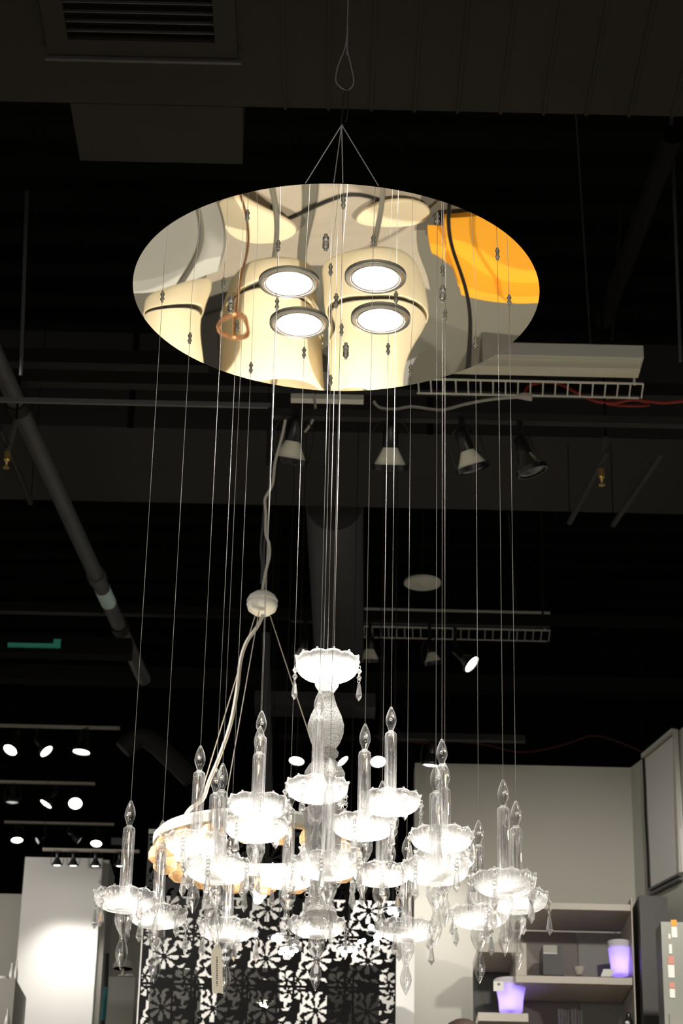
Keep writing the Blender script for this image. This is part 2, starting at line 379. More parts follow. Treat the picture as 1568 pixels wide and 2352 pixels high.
def child(name, me, parent, loc=(0, 0, 0), rz=0, scale=None):
    o = link(bpy.data.objects.new(name, me)); o.parent = parent; o.location = loc; o.rotation_euler.z = rz
    if scale: o.scale = scale
    return o
def strand(parent, x, y, z, rz, long=False):
    s = child('crystal_strand', ME['ringsL' if long else 'rings'], parent, (x, y, z), rz)
    if long:
        child('bead', ME['bead'], s, (0, 0, -.0105)); child('bead', ME['bead'], s, (0, 0, -.0230)); child('prism', ME['prism'], s, (0, 0, -.0335), random.random())
    else:
        child('bead', ME['bead'], s, (0, 0, -.0105)); child('prism', ME['prism'], s, (0, 0, -.0210), random.random())
    return s
GR = 'glass candle pendants hanging from the mirror disc'
pend = [ # connector pixel, candle tip row, label, strand phase
 (373, 681, 1838, 'leftmost glass candle pendant, its cup in front of the pale column', 15),
 (436, 777, 1884, 'low glass candle pendant just right of the leftmost one', 25),
 (513, 651, 1712, 'tall glass candle pendant left of the paired flames, over the amber lamp rim', 35),
 (568, 495, 1752, 'near glass candle pendant with a paper tag hanging under it', 40),
 (544, 750, 1765, 'glass candle pendant directly behind the one with the paper tag', 10),
 (636, 699, 1632, 'topmost left glass candle pendant, flame peeking above a nearer flame', 60),
 (639, 564, 1668, 'glass candle pendant in front of the topmost left flame', 20),
 (576, 845, 1920, 'far low glass candle pendant right beside the paper tag', 5),
 (698, 810, 1800, 'far glass candle pendant mostly hidden left of the central column', 50),
 (759, 620, 1588, 'glass candle pendant whose bright cup crosses the lower central column', 28),
 (788, 466, 1740, 'nearest glass candle pendant in the middle, in front of the central column', 44),
 (784, 758, 1745, 'glass candle pendant hidden behind the central column', 0),
 (759, 873, 1915, 'lowest far glass candle pendant below the central column', 12),
 (857, 552, 1662, 'glass candle pendant immediately right of the central column', 38),
 (909, 685, 1623, 'topmost right glass candle pendant with its cup against the black ceiling', 8),
 (891, 802, 1793, 'glass candle pendant with only its flame tip over a higher cup', 55),
 (943, 851, 1920, 'low far glass candle pendant in front of the cream pillar', 30),
 (1004, 501, 1755, 'near right glass candle pendant with the lowest cup of a stack of three', 16),
 (1016, 622, 1697, 'glass candle pendant with the highest flame of the right stack of three', 47),
 (1022, 724, 1752, 'rear glass candle pendant of the right stack of three', 22),
 (1092, 786, 1884, 'low glass candle pendant over the left end of the shelf unit', 63),
 (1142, 584, 1790, 'glass candle pendant with the wide bright cup near the right end', 33),
 (1169, 689, 1839, 'rightmost glass candle pendant, over the shelf unit', 3),
]
tagroot = None
for i, (cx, cy, ty, lab, ph) in enumerate(pend):
    q = PZ(cx, cy, ZD); zt = zat(ty, q.x, q.y); z0 = zt - H_TIP
    r = thing('candle_pendant', (q.x, q.y, z0), lab, 'pendant', GR)
    child('cup', ME['cup'], r, (0, 0, H_BASE), radians(ph * 3))
    child('finial', ME['finial'], r, scale=(1, 1, 1.035))
    child('candle', ME['candle'], r, (0, 0, H_BASE + .0005), radians(ph))
    f = child('flame', ME['flame'], r, (0, 0, H_TIP - .0465))
    child('cable_eyelet', ME['eyelet'], f, (random.uniform(-.002, .002), -.0085, .019), radians(random.uniform(-25, 25)))
    child('cable', ME['cable'], r, (0, 0, H_TIP - .001), 0, (1, 1, ZD - zt))
    for k in range(5):
        a = radians(ph + 72 * k)
        strand(r, .0560 * cos(a), .0560 * sin(a), H_RIM - .001, a + pi / 2 + random.uniform(-.6, .6), long=(k % 3 == 0))
    part('cable_gripper', B().lathe([(.0013, 0), (.0030, -.001), (.0030, -.005), (.0044, -.0055), (.0044, -.0085), (.0026, -.009), (.0026, -.0135), (.0010, -.015), (0, -.015), (0, 0)], 10, (q.x, q.y, ZD + .001)), 'steel', canopy, smooth=1)
    if i == 3: tagroot = r
# central column -----------------------------------------------------------
q = PZ(772, 692, ZD); cxy = (q.x, q.y)
Z = lambda y: zat(y, *cxy)
col = thing('central_column', (q.x, q.y, Z(2135)), 'pressed glass central column of the chandelier with a scalloped dish on top', 'pendant', None)
def cpart(name, prof, material='vase', n=40, closed=False, label=None):
    return part(name, B().lathe([(r / 1270.0, Z(y)) for r, y in prof], n, (q.x, q.y, 0), closed=closed), material, col, smooth=1, label=label)
d_ = child('dish', ME['cup'], col, (0, 0, Z(1556) - Z(2135)), .2, (1.08, 1.08, 1.25))
cpart('collar', [(0, 1556), (24, 1557), (29, 1566), (27, 1576), (20, 1586), (16, 1592), (0, 1592)])
cpart('baluster', [(0, 1592), (16, 1592), (19, 1604), (25, 1622), (36, 1645), (42, 1665), (41, 1684), (34, 1704), (25, 1718), (22, 1722), (0, 1722)])
cpart('ring_moulding', [(0, 1722), (26, 1722), (31, 1728), (30, 1736), (25, 1739), (24, 1747), (0, 1747)])
cpart('globe', [(0, 1747), (24, 1747), (36, 1758), (46, 1775), (47, 1792), (40, 1812), (28, 1826), (0, 1828)], 'globe')
cpart('tulip_cup', [(0, 1975), (30, 1973), (40, 1945), (43, 1900), (47, 1862), (44, 1862), (39, 1900), (35, 1940), (22, 1962), (0, 1962)], 'globe')
cpart('stem', [(0, 1826), (22, 1828), (28, 1860), (30, 1900), (24, 1930), (20, 1960), (0, 1962)])
cpart('lower_baluster', [(0, 1975), (26, 1975), (32, 1995), (26, 2030), (20, 2052), (24, 2072), (32, 2088), (35, 2098), (0, 2098)])
cpart('bell', [(35, 2098), (36, 2104), (31, 2118), (18, 2130), (16, 2126), (27, 2114), (31, 2103), (31, 2098)], 'clear', closed=True)
child('cable', ME['cable'], col, (0, 0, Z(1560) - Z(2135)), 0, (1, 1, ZD - Z(1560)))
part('cable_gripper', B().lathe([(.0015, 0), (.0035, -.001), (.0035, -.006), (.0052, -.0065), (.0052, -.010), (.003, -.0105), (.003, -.016), (0, -.0175), (0, 0)], 10, (q.x, q.y, ZD + .001)), 'steel', canopy, smooth=1)
for a in (4, 94, 176, 268):
    a = radians(a); strand(col, .0590 * cos(a), .0590 * sin(a), Z(1556) - Z(2135) + .025, a + pi / 2 + .5, long=True)
# paper tag ---------------------------------------------------------------
tr = tagroot.location; TY = tr.y - .012
tp = lambda x, y, dy=0: P(x, y, TY + dy)
tg = thing('price_tag', tp(500, 2282), 'cream paper tag with a vertical line of small print under a pendant', 'tag')
outl = [(497, 2168), (504, 2170), (510, 2186), (512, 2283), (502, 2280), (496, 2284), (487, 2279), (484, 2200), (487, 2182), (492, 2176)]
b = B(); fr = [b.bm.verts.new(tp(x, y)) for x, y in outl]; bk = [b.bm.verts.new(tp(x, y, .0008)) for x, y in outl]
b.bm.faces.new(fr); b.bm.faces.new(bk[::-1])
for k in range(len(fr)): j = (k + 1) % len(fr); b.bm.faces.new((fr[k], bk[k], bk[j], fr[j]))
card = part('card', b, 'paper', tg)
b = B(); yy = 2198
while yy < 2263:
    h = random.choice((2.2, 3, 3.6)); b.box(tp(496.6, yy, -.0004), tp(499.6, yy + h, -.0002)); yy += h + random.choice((1.6, 2.2))
part('small_print', b, 'ink', card)
part('string', B().tube(spline([tp(499, 2176, -.001), tp(502, 2168, -.002), Vector((tr.x, tr.y - .006, tr.z + .045)), Vector((tr.x, tr.y - .0055, tr.z + .053))], 5), .0004, 5), 'cord', tg)

# ================================================================== ROOM SHELL
struct('floor', B().box((-14, -8, -.1), (14, 22, 0)), 'floor')
ZC = 6.5
b = B(); y = -6.0; prev = None          # corrugated roof deck
prof = []
while y < 21: prof += [(y, ZC), (y + .10, ZC), (y + .14, ZC + .06), (y + .24, ZC + .06)]; y += .28
for (y0, z0), (y1, z1) in zip(prof, prof[1:]):
    v = [b.bm.verts.new(p) for p in ((-14, y0, z0), (14, y0, z0), (14, y1, z1), (-14, y1, z1))]; b.bm.faces.new(v)
struct('ceiling', b, 'ceil')
YW = 10.6
a = P(953, 1752, YW); c = P(1448, 1763, YW); WT = (a.z + c.z) / 2
struct('wall_back', B().box((a.x, YW, 0), (c.x + .15, YW + .14, WT)), 'wall')
C0 = Vector((c.x, YW, 0)); C1 = PZ(1760, 1763 - .77 * 312, WT); C1.z = 0
wd = (C1 - C0).normalized(); wn = Vector((0, 0, 1)).cross(wd); wn = -wn if wn.y > 0 else wn   # towards the room
if wn.x > 0: wn = -wn
b = B(); e = C1 + wd * 1.2
b.hexa([C0, e, e - wn * .14, C0 - wn * .14], [v + Vector((0, 0, WT)) for v in (C0, e, e - wn * .14, C0 - wn * .14)])
struct('wall_right', b, 'wallr')
def W(px, py, off=0.0):                  # point on the right wall seen at a pixel
    d = ray(px, py); n = wn; t = ((C0 + n * off) - CAM).dot(n) / d.dot(n); return CAM + d * t
# far walls, dark
struct('wall_far', B().box((-14, 20.5, 0), (14, 20.7, ZC)), 'ceil')
# left grey partition
YL = 14.2
l0, l1 = P(-260, 2052, YL), P(335, 2060, YL)
struct('wall_left', B().box((l0.x, YL, 0), (l1.x, YL + .14, l1.z)), 'wall')
# white column
a, c = P(58, 1967, 13.2), P(236, 1972, 13.2)
b = B().box((a.x, 13.2, 0), (c.x, 13.75, c.z))
o = struct('trim_1', b, 'column'); tag(o, 'tall off-white square column washed by three small lamps')
s0, s1 = P(237, 1975, 13.3), P(251, 1975, 13.3)
struct('trim_2', B().box((s0.x, 13.3, 0), (s1.x, 13.7, s0.z)), 'wall')  # the column's side face, its darkness put into a greyer material
# partition behind the cut-out screen
YB = 10.4
a, c = P(330, 2062, YB), P(912, 2070, YB)
struct('wall_center', B().box((a.x, YB, 0), (c.x, YB + .12, c.z)), 'column')
# narrow cream pillar
a, c = P(908, 2136, 10.25), P(952, 2136, 10.25)
struct('trim_3', B().box((a.x, 10.25, 0), (c.x, 10.39, c.z)), 'column')

# ================================================================== CEILING THINGS
Z1 = 4.9
def slab_px(pa, pb, pc, pd, z, h):       # four pixels on the underside plane z -> box upwards
    p = [PZ(x, y, z) for x, y in (pa, pb, pc, pd)]
    return B().hexa(p, [v + Vector((0, 0, h)) for v in p])
def yz(px, py, z): return PZ(px, py, z).y
# main duct
yf = yz(784, 250, Z1)
t = thing('air_duct', (0, yf, Z1), 'wide grey rectangular duct along the top of the view', 'duct')
part('duct_body', B().box((-4, yf - 1.35, Z1), (4, yf, Z1 + .5)), 'duct', t)
for x in range(655, 1568, 99):
    p = PZ(x, 250, Z1)
    part('seam', B().box((p.x - .004, yf - 1.35, Z1 - .006), (p.x + .004, yf + .001, Z1)), 'duct', t)
pa = [PZ(160, 232, Z1), PZ(557, 243, Z1), PZ(557, 377, Z1), PZ(172, 370, Z1)]
part('duct_branch', B().hexa([(pa[0].x, yf + .003, Z1), (pa[1].x, yf + .003, Z1), (pa[2].x, pa[2].y, Z1), (pa[0].x, pa[2].y, Z1)],
     [(pa[0].x, yf + .003, Z1 + .4), (pa[1].x, yf + .003, Z1 + .4), (pa[2].x, pa[2].y, Z1 + .4), (pa[0].x, pa[2].y, Z1 + .4)]), 'duct', t)
zg = Z1 - .03
g0, g1 = PZ(112, 128, zg), PZ(546, 138, zg)
gy1 = (g0.y + g1.y) / 2; gy0 = gy1 - .75
g = thing('return_air_grille', (g0.x, gy0, zg), 'dark return-air grille with thin bars in the underside of the duct', 'vent')
fw = .075
part('frame', B().box((g0.x, gy1 - fw, zg), (g1.x, gy1, Z1 - .004)).box((g0.x, gy0, zg), (g1.x, gy0 + fw, Z1 - .004)).box((g0.x, gy0 + fw, zg), (g0.x + fw * .8, gy1 - fw, Z1 - .004)).box((g1.x - fw * .8, gy0 + fw, zg), (g1.x, gy1 - fw, Z1 - .004)), 'duct', g)
part('lip', B().bar((g0.x - .01, gy1 + .004, zg), (g1.x + .01, gy1 + .004, zg), .012, .02), 'pipe', g)
part('backing', B().box((g0.x + .02, gy0 + .02, Z1 - .012), (g1.x - .02, gy1 - .02, Z1 - .004)), 'ceil', g)
k = 0; y = gy0 + fw + .02
while y < gy1 - fw:
    part('bar', B().box((g0.x + fw * .8, y, zg + .004), (g1.x - fw * .8, y + .0035, zg + .012)), 'pipe', g); y += .042
# second duct (with the flexible duct leaving it)
Z2 = 5.35
ya, yb = yz(0, 975, Z2), yz(0, 1146, Z2)
t = thing('air_duct', (0, ya, Z2), 'charcoal rectangular duct crossing behind the first row of lamps', 'duct')
part('duct_body', B().box((-4.5, ya, Z2), (4.5, yb, Z2 + .45)), 'duct2', t)
for x in (-2.2, -.9, .35, 1.5):
    part('hanger_strap', B().box((x, ya - .004, Z2 - .004), (x + .025, ya, ZC)), 'ceil', t)
fa, fb = PZ(768, 1160, Z2 + .1), PZ(778, 1500, Z2 + .1)
pts = []; rr = []
for i in range(121):
    f = i / 120; pts.append(fa.lerp(fb, f)); rr.append(.128 + .004 * (i % 2))
t2 = solo('flexible_duct', B().tube(pts, rr, 28), 'pipe', 'dark ribbed round duct running back from the charcoal duct', 'duct', smooth=1)
# roof beams
for (ya_, zc_, w_, h_, lab) in ((872, 5.05, .05, .05, 'dark steel beam between the fluorescent fixture and its louvre'), (1428, 5.7, .05, .05, 'dark steel beam beside the rear fluorescent fixture'),
                           (1560, 6.0, .10, .10, 'dark steel beam behind the top glass dish'), (830, 5.3, .06, .06, 'dark steel beam left of the mirror disc')):
    dy = {872: (0, 872, 1568, 898), 1428: (0, 1388, 1568, 1440), 1560: (0, 1545, 1568, 1585), 830: (0, 818, 480, 836)}[ya_]
    p0, p1 = PZ(dy[0], dy[1], zc_), PZ(dy[2], dy[3], zc_); y_ = (p0.y + p1.y) / 2
    x1 = 4 if ya_ != 830 else p1.x
    solo('roof_beam', B().bar((-4, y_, zc_), (x1, y_, zc_), w_, h_), 'darkpipe', lab, 'beam')
# diagonal sprinkler main
ZP = 4.95
A0, A1 = PZ(-28, 780, ZP), PZ(330, 1560, ZP)
t = thing('sprinkler_pipe', A0, 'grey sprinkler pipe running diagonally back on the left', 'pipe')
part('pipe_run', B().tube([A0, A1], .034, 20), 'pipe', t, smooth=1)
for (x, y) in ((40, 930), (222, 1325), (272, 1440)):
    f = (y - 780) / 780.; c = PZ(-28 + 358 * f, y, ZP); d = (A1 - A0).normalized()
    part('coupling', B().tube([c - d * .035, c + d * .035], .041, 20), 'darkpipe' if y != 1325 else 'pipe', t, smooth=1)
c0, c1 = PZ(238, 1352, ZP), PZ(248, 1388, ZP)
d = (A1 - A0).normalized(); f = (1352 - 780) / 780.; c = A0 + (A1 - A0) * ((c0 - A0).dot(A1 - A0) / (A1 - A0).length_squared)
part('pipe_label', B().tube([c, c + d * .16], .0352, 20), 'labelblue', t, smooth=1, label='pale blue label on the pipe')
# strut channel left and the track of the front lamps
ZT = 4.82
def hbar(name, x0, y0, x1, y1, Zt, w, h, material, label, cat='rail'):
    p0, p1 = PZ(x0, y0, Zt), PZ(x1, y1, Zt); y_ = (p0.y + p1.y) / 2
    return solo(name, B().box((p0.x, y_ - w / 2, Zt - h / 2), (p1.x, y_ + w / 2, Zt + h / 2)), material, label, cat), y_
o, yt1 = hbar('strut_channel', -200, 908, 622, 938, ZT, .012, .018, 'strut', 'thin grey metal channel left of the front lamps', 'rail')
p = PZ(621, 938, ZT)
solo('drop_rod', B().box((p.x - .008, yt1 - .008, ZT - .24), (p.x + .008, yt1 + .008, ZT - .01)), 'darkpipe', 'dark drop rod beside the first track lamp', 'rod')
o, yt2 = hbar('lighting_track', 624, 945, 1700, 980, ZT, .035, .03, 'duct2', 'black track carrying the four front lamps', 'lighting track')

def lamp(px, py, Y, zt, aim, size, lens, label, group, refl='black', spot=None):
    """PAR lamp on a yoke; aim is the beam direction, size the lens diameter, zt the track height"""
    aim = Vector(aim).normalized(); c = P(px, py, Y); R = size / 2
    t = thing('track_spotlight', c, label, 'spotlight', group)
    back = c - aim * size * .62; end = back - aim * size * .62
    rf = part('reflector', B().lathe([(R, 0), (R * .93, R * .25), (R * .62, R * .85), (R * .42, R * 1.25), (0, R * 1.25)], 24, c, ax=-aim), refl, t, smooth=1)
    part('lens', B().lathe([(0, -R * .22), (R * .5, -R * .17), (R * .96, 0), (R * .96, R * .05), (0, R * .05)], 24, c, ax=-aim), lens, t, smooth=1)
    part('rim', B().lathe([(R * .97, -R * .12), (R * 1.07, -R * .12), (R * 1.07, R * .22), (R * .97, R * .22)], 24, c, closed=True, ax=-aim), 'blackcap', t, smooth=1)
    part('socket', B().lathe([(R * .46, 0), (R * .46, size * .62), (R * .38, size * .68), (0, size * .68)], 16, back, ax=-aim), 'blackcap', t, smooth=1)
    side = aim.cross(Vector((0, 0, 1)))
    if side.length < .05: side = Vector((1, 0, 0))
    side.normalize(); topy = Vector((c.x, c.y, zt - .02))
    top_ = end + Vector((0, 0, size * .12))
    part('yoke', B().tube(spline([c + side * R * 1.15 , c + side * R * 1.25 - aim * size * .8, top_ + side * R * .7, top_, top_ - side * R * .7, c - side * R * 1.25 - aim * size * .8, c - side * R * 1.15], 4), size * .028, 6), 'black', t, smooth=1)
    part('adapter', B().tube([Vector((top_.x, top_.y, zt - .015)), top_], size * .09, 8), 'black', t, smooth=1)
    if spot:
        ld = bpy.data.lights.new('track_beam', 'SPOT'); ld.energy = spot[0]; ld.spot_size = radians(spot[1]); ld.spot_blend = .8; ld.shadow_soft_size = .04; ld.color = (1, .95, .87)
        lo = link(bpy.data.objects.new('track_beam', ld)); lo.location = c + aim * .04; lo.rotation_euler = aim.to_track_quat('-Z', 'Y').to_euler()
    return t
G1 = 'unlit lamps on the front track'
lamp(664, 1060, yt2, ZT, (-.14, .42, -.88), .118, 'lens_off', 'leftmost unlit track lamp in the front row', G1, 'lampwhite')
lamp(895, 1075, yt2, ZT, (0, .46, -.88), .118, 'lens_off', 'unlit front track lamp pointing straight down, below the mirror disc', G1, 'lampwhite')
lamp(1086, 1078, yt2, ZT, (.30, .30, -.88), .112, 'lens_off', 'unlit frosted front track lamp tilted to the right', G1, 'lampwhite')
lamp(1222, 1082, yt2, ZT, (.32, .10, -.88), .105, 'lens_off', 'rightmost front track lamp with a shiny chrome reflector', G1, 'steel')
Y2 = 11.2
z2 = P(784, 1422, Y2).z
p0, p1 = P(668, 1414, Y2), P(1262, 1432, Y2)
solo('lighting_track', B().box((p0.x, Y2 - .02, z2 - .02), (p1.x, Y2 + .02, z2 + .01)), 'strut', 'pale track of the second row of lamps above the top glass dish', 'lighting track')
G2 = 'lamps on the rear middle track'
lamp(693, 1515, Y2, z2, (-.12, .36, -.9), .10, 'lens_dim', 'rear middle lamp just left of the top glass dish', G2, 'lampwhite')
lamp(848, 1518, Y2, z2, (0, .38, -.9), .105, 'lens_off', 'rear middle lamp just right of the top glass dish', G2, 'lampwhite')
lamp(995, 1525, Y2, z2, (.2, .25, -1), .10, 'lens_off', 'frosted unlit rear lamp left of the chrome one', G2, 'lampwhite')
lamp(1082, 1525, Y2, z2, (.72, -.25, -.7), .10, 'lens_on', 'rear chrome lamp with a lit face turned right', G2, 'steel')
G3 = 'lit lamps far back on the left'
def row(x0, x1, y0, y1, Y, label):
    z = P((x0 + x1) / 2, (y0 + y1) / 2, Y).z; a, c = P(x0, y0, Y), P(x1, y1, Y)
    solo('lighting_track', B().box((a.x, Y - .01, z - .012), (c.x, Y + .01, z + .004)), 'shelf', label, 'lighting track'); return z
z = row(-60, 275, 1663, 1672, 12.6, 'upper track of the lamps on the far left')
lamp(24, 1722, 12.6, z, (-.30, -.42, -.8), .088, 'lens_on', 'lit lamp at the left edge, upper row', G3)
lamp(106, 1725, 12.6, z, (.6, -.18, -.7), .086, 'lens_on', 'lit lamp tilted right, middle of the upper left row', G3)
lamp(187, 1726, 12.6, z, (-.08, -.05, -1), .105, 'lens_on', 'lit lamp pointing down, right of the upper left row', G3)
z = row(-60, 218, 1792, 1800, 13.6, 'second track of the lamps on the far left')
lamp(28, 1842, 13.6, z, (0, .05, -1), .082, 'lens_dim', 'dim lamp at the left edge, second row', G3)
lamp(106, 1846, 13.6, z, (-.5, -.12, -.85), .086, 'lens_on', 'lit lamp tilted left, middle of the second left row', G3)
lamp(173, 1845, 13.6, z, (.08, -.60, -.7), .088, 'lens_on', 'big round lit lamp, right of the second left row', G3)
z = row(10, 262, 1887, 1893, 14.8, 'third track of the lamps on the far left')
lamp(39, 1929, 14.8, z, (.1, -.25, -1), .082, 'lens_on', 'lit lamp at the left of the third row', G3)
lamp(86, 1931, 14.8, z, (-.7, -.3, -.5), .05, 'lens_dim', 'small dim lamp in the third left row', G3)
lamp(181, 1930, 14.8, z, (.8, .2, -.5), .07, 'lens_dim', 'grey unlit lamp turned sideways in the third left row', G3)
lamp(221, 1937, 14.8, z, (0, -.4, -1), .078, 'lens_on', 'lit lamp above the right corner of the white column', G3)
YD = 12.9
z = row(98, 320, 1948, 1956, YD, 'lowest track, just above the white column')
for x, y, lab, sp in ((131, 1986, 'left one of three small lamps washing the white column', 1), (168, 1987, 'middle one of three small lamps washing the white column', 1), (219, 1988, 'right one of three small lamps washing the white column', 1), (275, 1988, 'small lit lamp right of the white column', 0)):
    lamp(x, y, YD, z, (0, .25, -1), .060, 'lens_on', lab, 'small lamps above the white column', spot=(10, 80) if sp else None)
G4 = 'lit lamps behind the chandelier'
z = P(784, 1695, 12.4).z; a, c = P(640, 1690, 12.4), P(1030, 1700, 12.4)
solo('lighting_track', B().box((a.x, 12.38, z - .02), (c.x, 12.42, z + .01)), 'darkpipe', 'dark track behind the glass central column', 'lighting track')
lamp(681, 1747, 12.4, z, (-.12, -.3, -1), .09, 'lens_on', 'lit lamp left of the central column', G4)
lamp(786, 1748, 12.4, z, (.6, -.15, -.7), .08, 'lens_on', 'lit lamp touching the right side of the central column', G4)
lamp(868, 1749, 12.4, z, (.05, -.5, -.9), .092, 'lens_on', 'lit lamp between two glass candles', G4)
za = P(990, 1700, 10.05)
solo('lighting_track', B().box((za.x - .25, 10.03, za.z), (za.x + .45, 10.07, za.z + .03)), 'darkpipe', 'short dark track above the top edge of the grey wall', 'lighting track')
lamp(989, 1756, 10.05, za.z, (-.08, .22, -1), .085, 'lens_on', 'lit lamp washing the top of the grey wall', G4, spot=(30, 110))

# fluorescent fixtures ---------------------------------------------------
def fluor(x0, yt0, x1, yt1, yl0, yl1, Zt, wb, label):
    """housing with a wire louvre hanging below it"""
    p0, p1 = PZ(x0, yt0, Zt), PZ(x1, yt1, Zt); Y = (p0.y + p1.y) / 2
    t = thing('fluorescent_fixture', ((p0.x + p1.x) / 2, Y, Zt), label, 'ceiling light')
    part('housing', B().box((p0.x, Y - .02, Zt - .0), (p1.x, Y + wb, Zt + (.05 if Zt < 5.5 else .015))), 'white', t)
    part('diffuser', B().box((p0.x + .01, Y + .0, Zt - (.035 if Zt < 5.5 else .01)), (p1.x - .01, Y + wb - .03, Zt - .001)), 'lampwhite', t)
    # louvre, further down the view
    q0, q1 = PZ(x0, yl0, Zt - .06), PZ(x1, yl1, Zt - .06); Yl = (q0.y + q1.y) / 2; zl = Zt - .06; wl = .11 if Zt < 5.5 else .17
    b = B()
    b.bar((q0.x, Yl, zl), (q1.x, Yl, zl), .006, .006); b.bar((q0.x, Yl + wl, zl), (q1.x, Yl + wl, zl), .006, .006); b.bar((q0.x, Yl + wl * .5, zl + .03), (q1.x, Yl + wl * .5, zl + .03), .005, .005)
    n = max(6, int((q1.x - q0.x) / .045))
    for i in range(n + 1):
        x = q0.x + (q1.x - q0.x) * i / n
        b.bar((x, Yl, zl), (x + .008, Yl + wl, zl), .005, .005); b.bar((x, Yl, zl), (x + .004, Yl + wl * .5, zl + .03), .004, .004)
    part('louvre', b, 'white', t)
    for x in (q0.x + .03, q1.x - .03): part('louvre_strap', B().bar((x, Yl + .01, zl), (x, Y + wb - .01, Zt), .008, .004), 'white', t)
    part('hanger', B().tube([(p1.x - .18, Y + .05, Zt + .05), (p1.x - .22, Y + .05, ZC)], .003, 5), 'pipe', t)
    return t
fluor(960, 816, 1476, 828, 868, 884, 5.05, .10, 'white fluorescent fixture with a wire louvre, right of the mirror disc')
fluor(836, 1404, 1262, 1414, 1436, 1450, 5.85, .05, 'rear white fluorescent fixture with a wire louvre, above the rear lamps')
p0, p1 = P(668, 904, 7.6), P(835, 908, 7.6)
solo('fluorescent_fixture', B().box((p0.x, 7.6, p0.z - .02), (p1.x, 7.64, p0.z + .012)), 'white', 'end of a white fluorescent fixture peeking below the mirror disc', 'ceiling light')
# round white ceiling disc
c = P(970, 1341, 10.4); R = .094
t = thing('ceiling_speaker', c, 'round white ceiling speaker disc hanging on a thin rod', 'speaker')
part('speaker_disc', B().lathe([(0, -.004), (R * .3, -.004), (R, 0), (R, .012), (0, .02)], 40, c), 'white', t, smooth=1)
part('grille_cap', B().lathe([(0, -.012), (R * .22, -.008), (R * .22, -.002), (0, -.002)], 20, c), 'lampwhite', t, smooth=1)
part('rod', B().tube([c + Vector((0, 0, .018)), Vector((c.x, c.y, ZC))], .004, 6), 'darkpipe', t)
# cables
def cable(pts, Y, r, material, label, cat='cable'):
    return solo('power_cable' if cat == 'cable' else 'rod', B().tube(spline([P(x, y, Y + (dy if False else 0)) for x, y in pts], 8), r, 7), material, label, cat, smooth=1)
t = thing('power_cable', P(1215, 912, 7.05), 'white power cable draped above the front lamps, ending in a plug', 'cable')
part('flex', B().tube(spline([P(x, y, 7.05) for x, y in ((858, 922), (872, 936), (905, 940), (945, 934), (990, 940), (1020, 941), (1070, 928), (1130, 917), (1190, 912))], 8), .0055, 7), 'cord', t, smooth=1)
part('plug', B().tube([P(1186, 912, 7.05), P(1198, 910, 7.05), P(1204, 910, 7.05), P(1222, 913, 7.05)], [.006, .012, .014, .014], 10), 'cord', t, smooth=1)
cable([(1205, 905), (1212, 888), (1245, 878), (1285, 882), (1330, 905), (1370, 922), (1410, 926), (1450, 918), (1490, 922), (1530, 925), (1620, 915)], 7.2, .006, 'red', 'red cable looping right of the wire louvre')
cable([(1380, 921), (1410, 912), (1450, 915), (1490, 930), (1440, 932), (1395, 928), (1380, 921)], 7.25, .005, 'red', 'coiled slack of red cable beside the red loop')
cable([(860, 1690), (960, 1705), (1040, 1702), (1120, 1712), (1200, 1728), (1290, 1712), (1360, 1690), (1420, 1704), (1480, 1730)], 11.6, .006, 'darkred', 'faint red cable sagging above the grey wall')
cable([(720, 905), (724, 940), (716, 968), (700, 992)], 7.05, .005, 'cord', 'short grey cable hanging onto the first front lamp')
# rods, braces and conduits in the dark
def rod(x0, y0, x1, y1, Y0, Y1, r, material, label):
    return solo('conduit', B().tube([P(x0, y0, Y0), P(x1, y1, Y1)], r, 8), material, label, 'conduit', smooth=1)
rod(62, 440, 48, 862, 6.2, 6.2, .006, 'pipe', 'thin hanging rod at the upper left')
rod(1541, 255, 1562, 830, 6.0, 6.0, .005, 'pipe', 'thin hanging rod at the upper right edge')
rod(1545, 310, 1385, 740, 5.6, 7.4, .032, 'ceil', 'dark diagonal brace at the upper right')
rod(1425, 470, 1405, 780, 6.8, 6.8, .005, 'darkpipe', 'thin dark rod beside the diagonal brace')
rod(1395, 1035, 1308, 1200, 7.0, 8.3, .012, 'duct2', 'grey conduit slanting behind the right sprinkler head')
rod(1520, 1040, 1408, 1205, 7.0, 8.3, .012, 'duct2', 'second grey conduit slanting at the right')
rod(0, 985, 70, 1155, 7.0, 8.0, .012, 'darkpipe', 'dark conduit slanting at the left edge')
rod(1243, 1180, 1246, 1415, 10.5, 10.5, .006, 'darkpipe', 'thin rod holding the rear fluorescent fixture')
rod(610, 1455, 617, 1830, 9.5, 9.5, .018, 'pipe', 'grey vertical pipe behind the white cord canopy')
for (x, y, s_, Y, lab) in ((1381, 1095, 1, 7.2, 'brass sprinkler head at the right'), (16, 1055, 1, 7.2, 'brass sprinkler head at the left edge')):
    c = P(x, y, Y)
    t = thing('sprinkler', c, lab, 'sprinkler')
    part('drop_pipe', B().tube([c + Vector((0, 0, .03)), c + Vector((.02, 0, .16))], .010, 8), 'pipe', t, smooth=1)
    part('riser', B().tube([c + Vector((.02, 0, .15)), Vector((c.x + .02, c.y, ZC))], .005, 6), 'ceil', t)
    part('nozzle', B().lathe([(0, -.035), (.012, -.035), (.012, -.031), (.004, -.027), (.005, -.01), (.012, -.002), (.012, .03), (0, .03)], 12, c), 'brass', t, smooth=1)
p0, p1 = P(585, 1586, 11.9), P(862, 1624, 11.9)
solo('duct_section', B().box((p0.x, 11.9, p1.z), (p1.x, 12.1, p0.z)), 'pipe', 'grey horizontal duct piece behind the neck of the central column', 'duct')
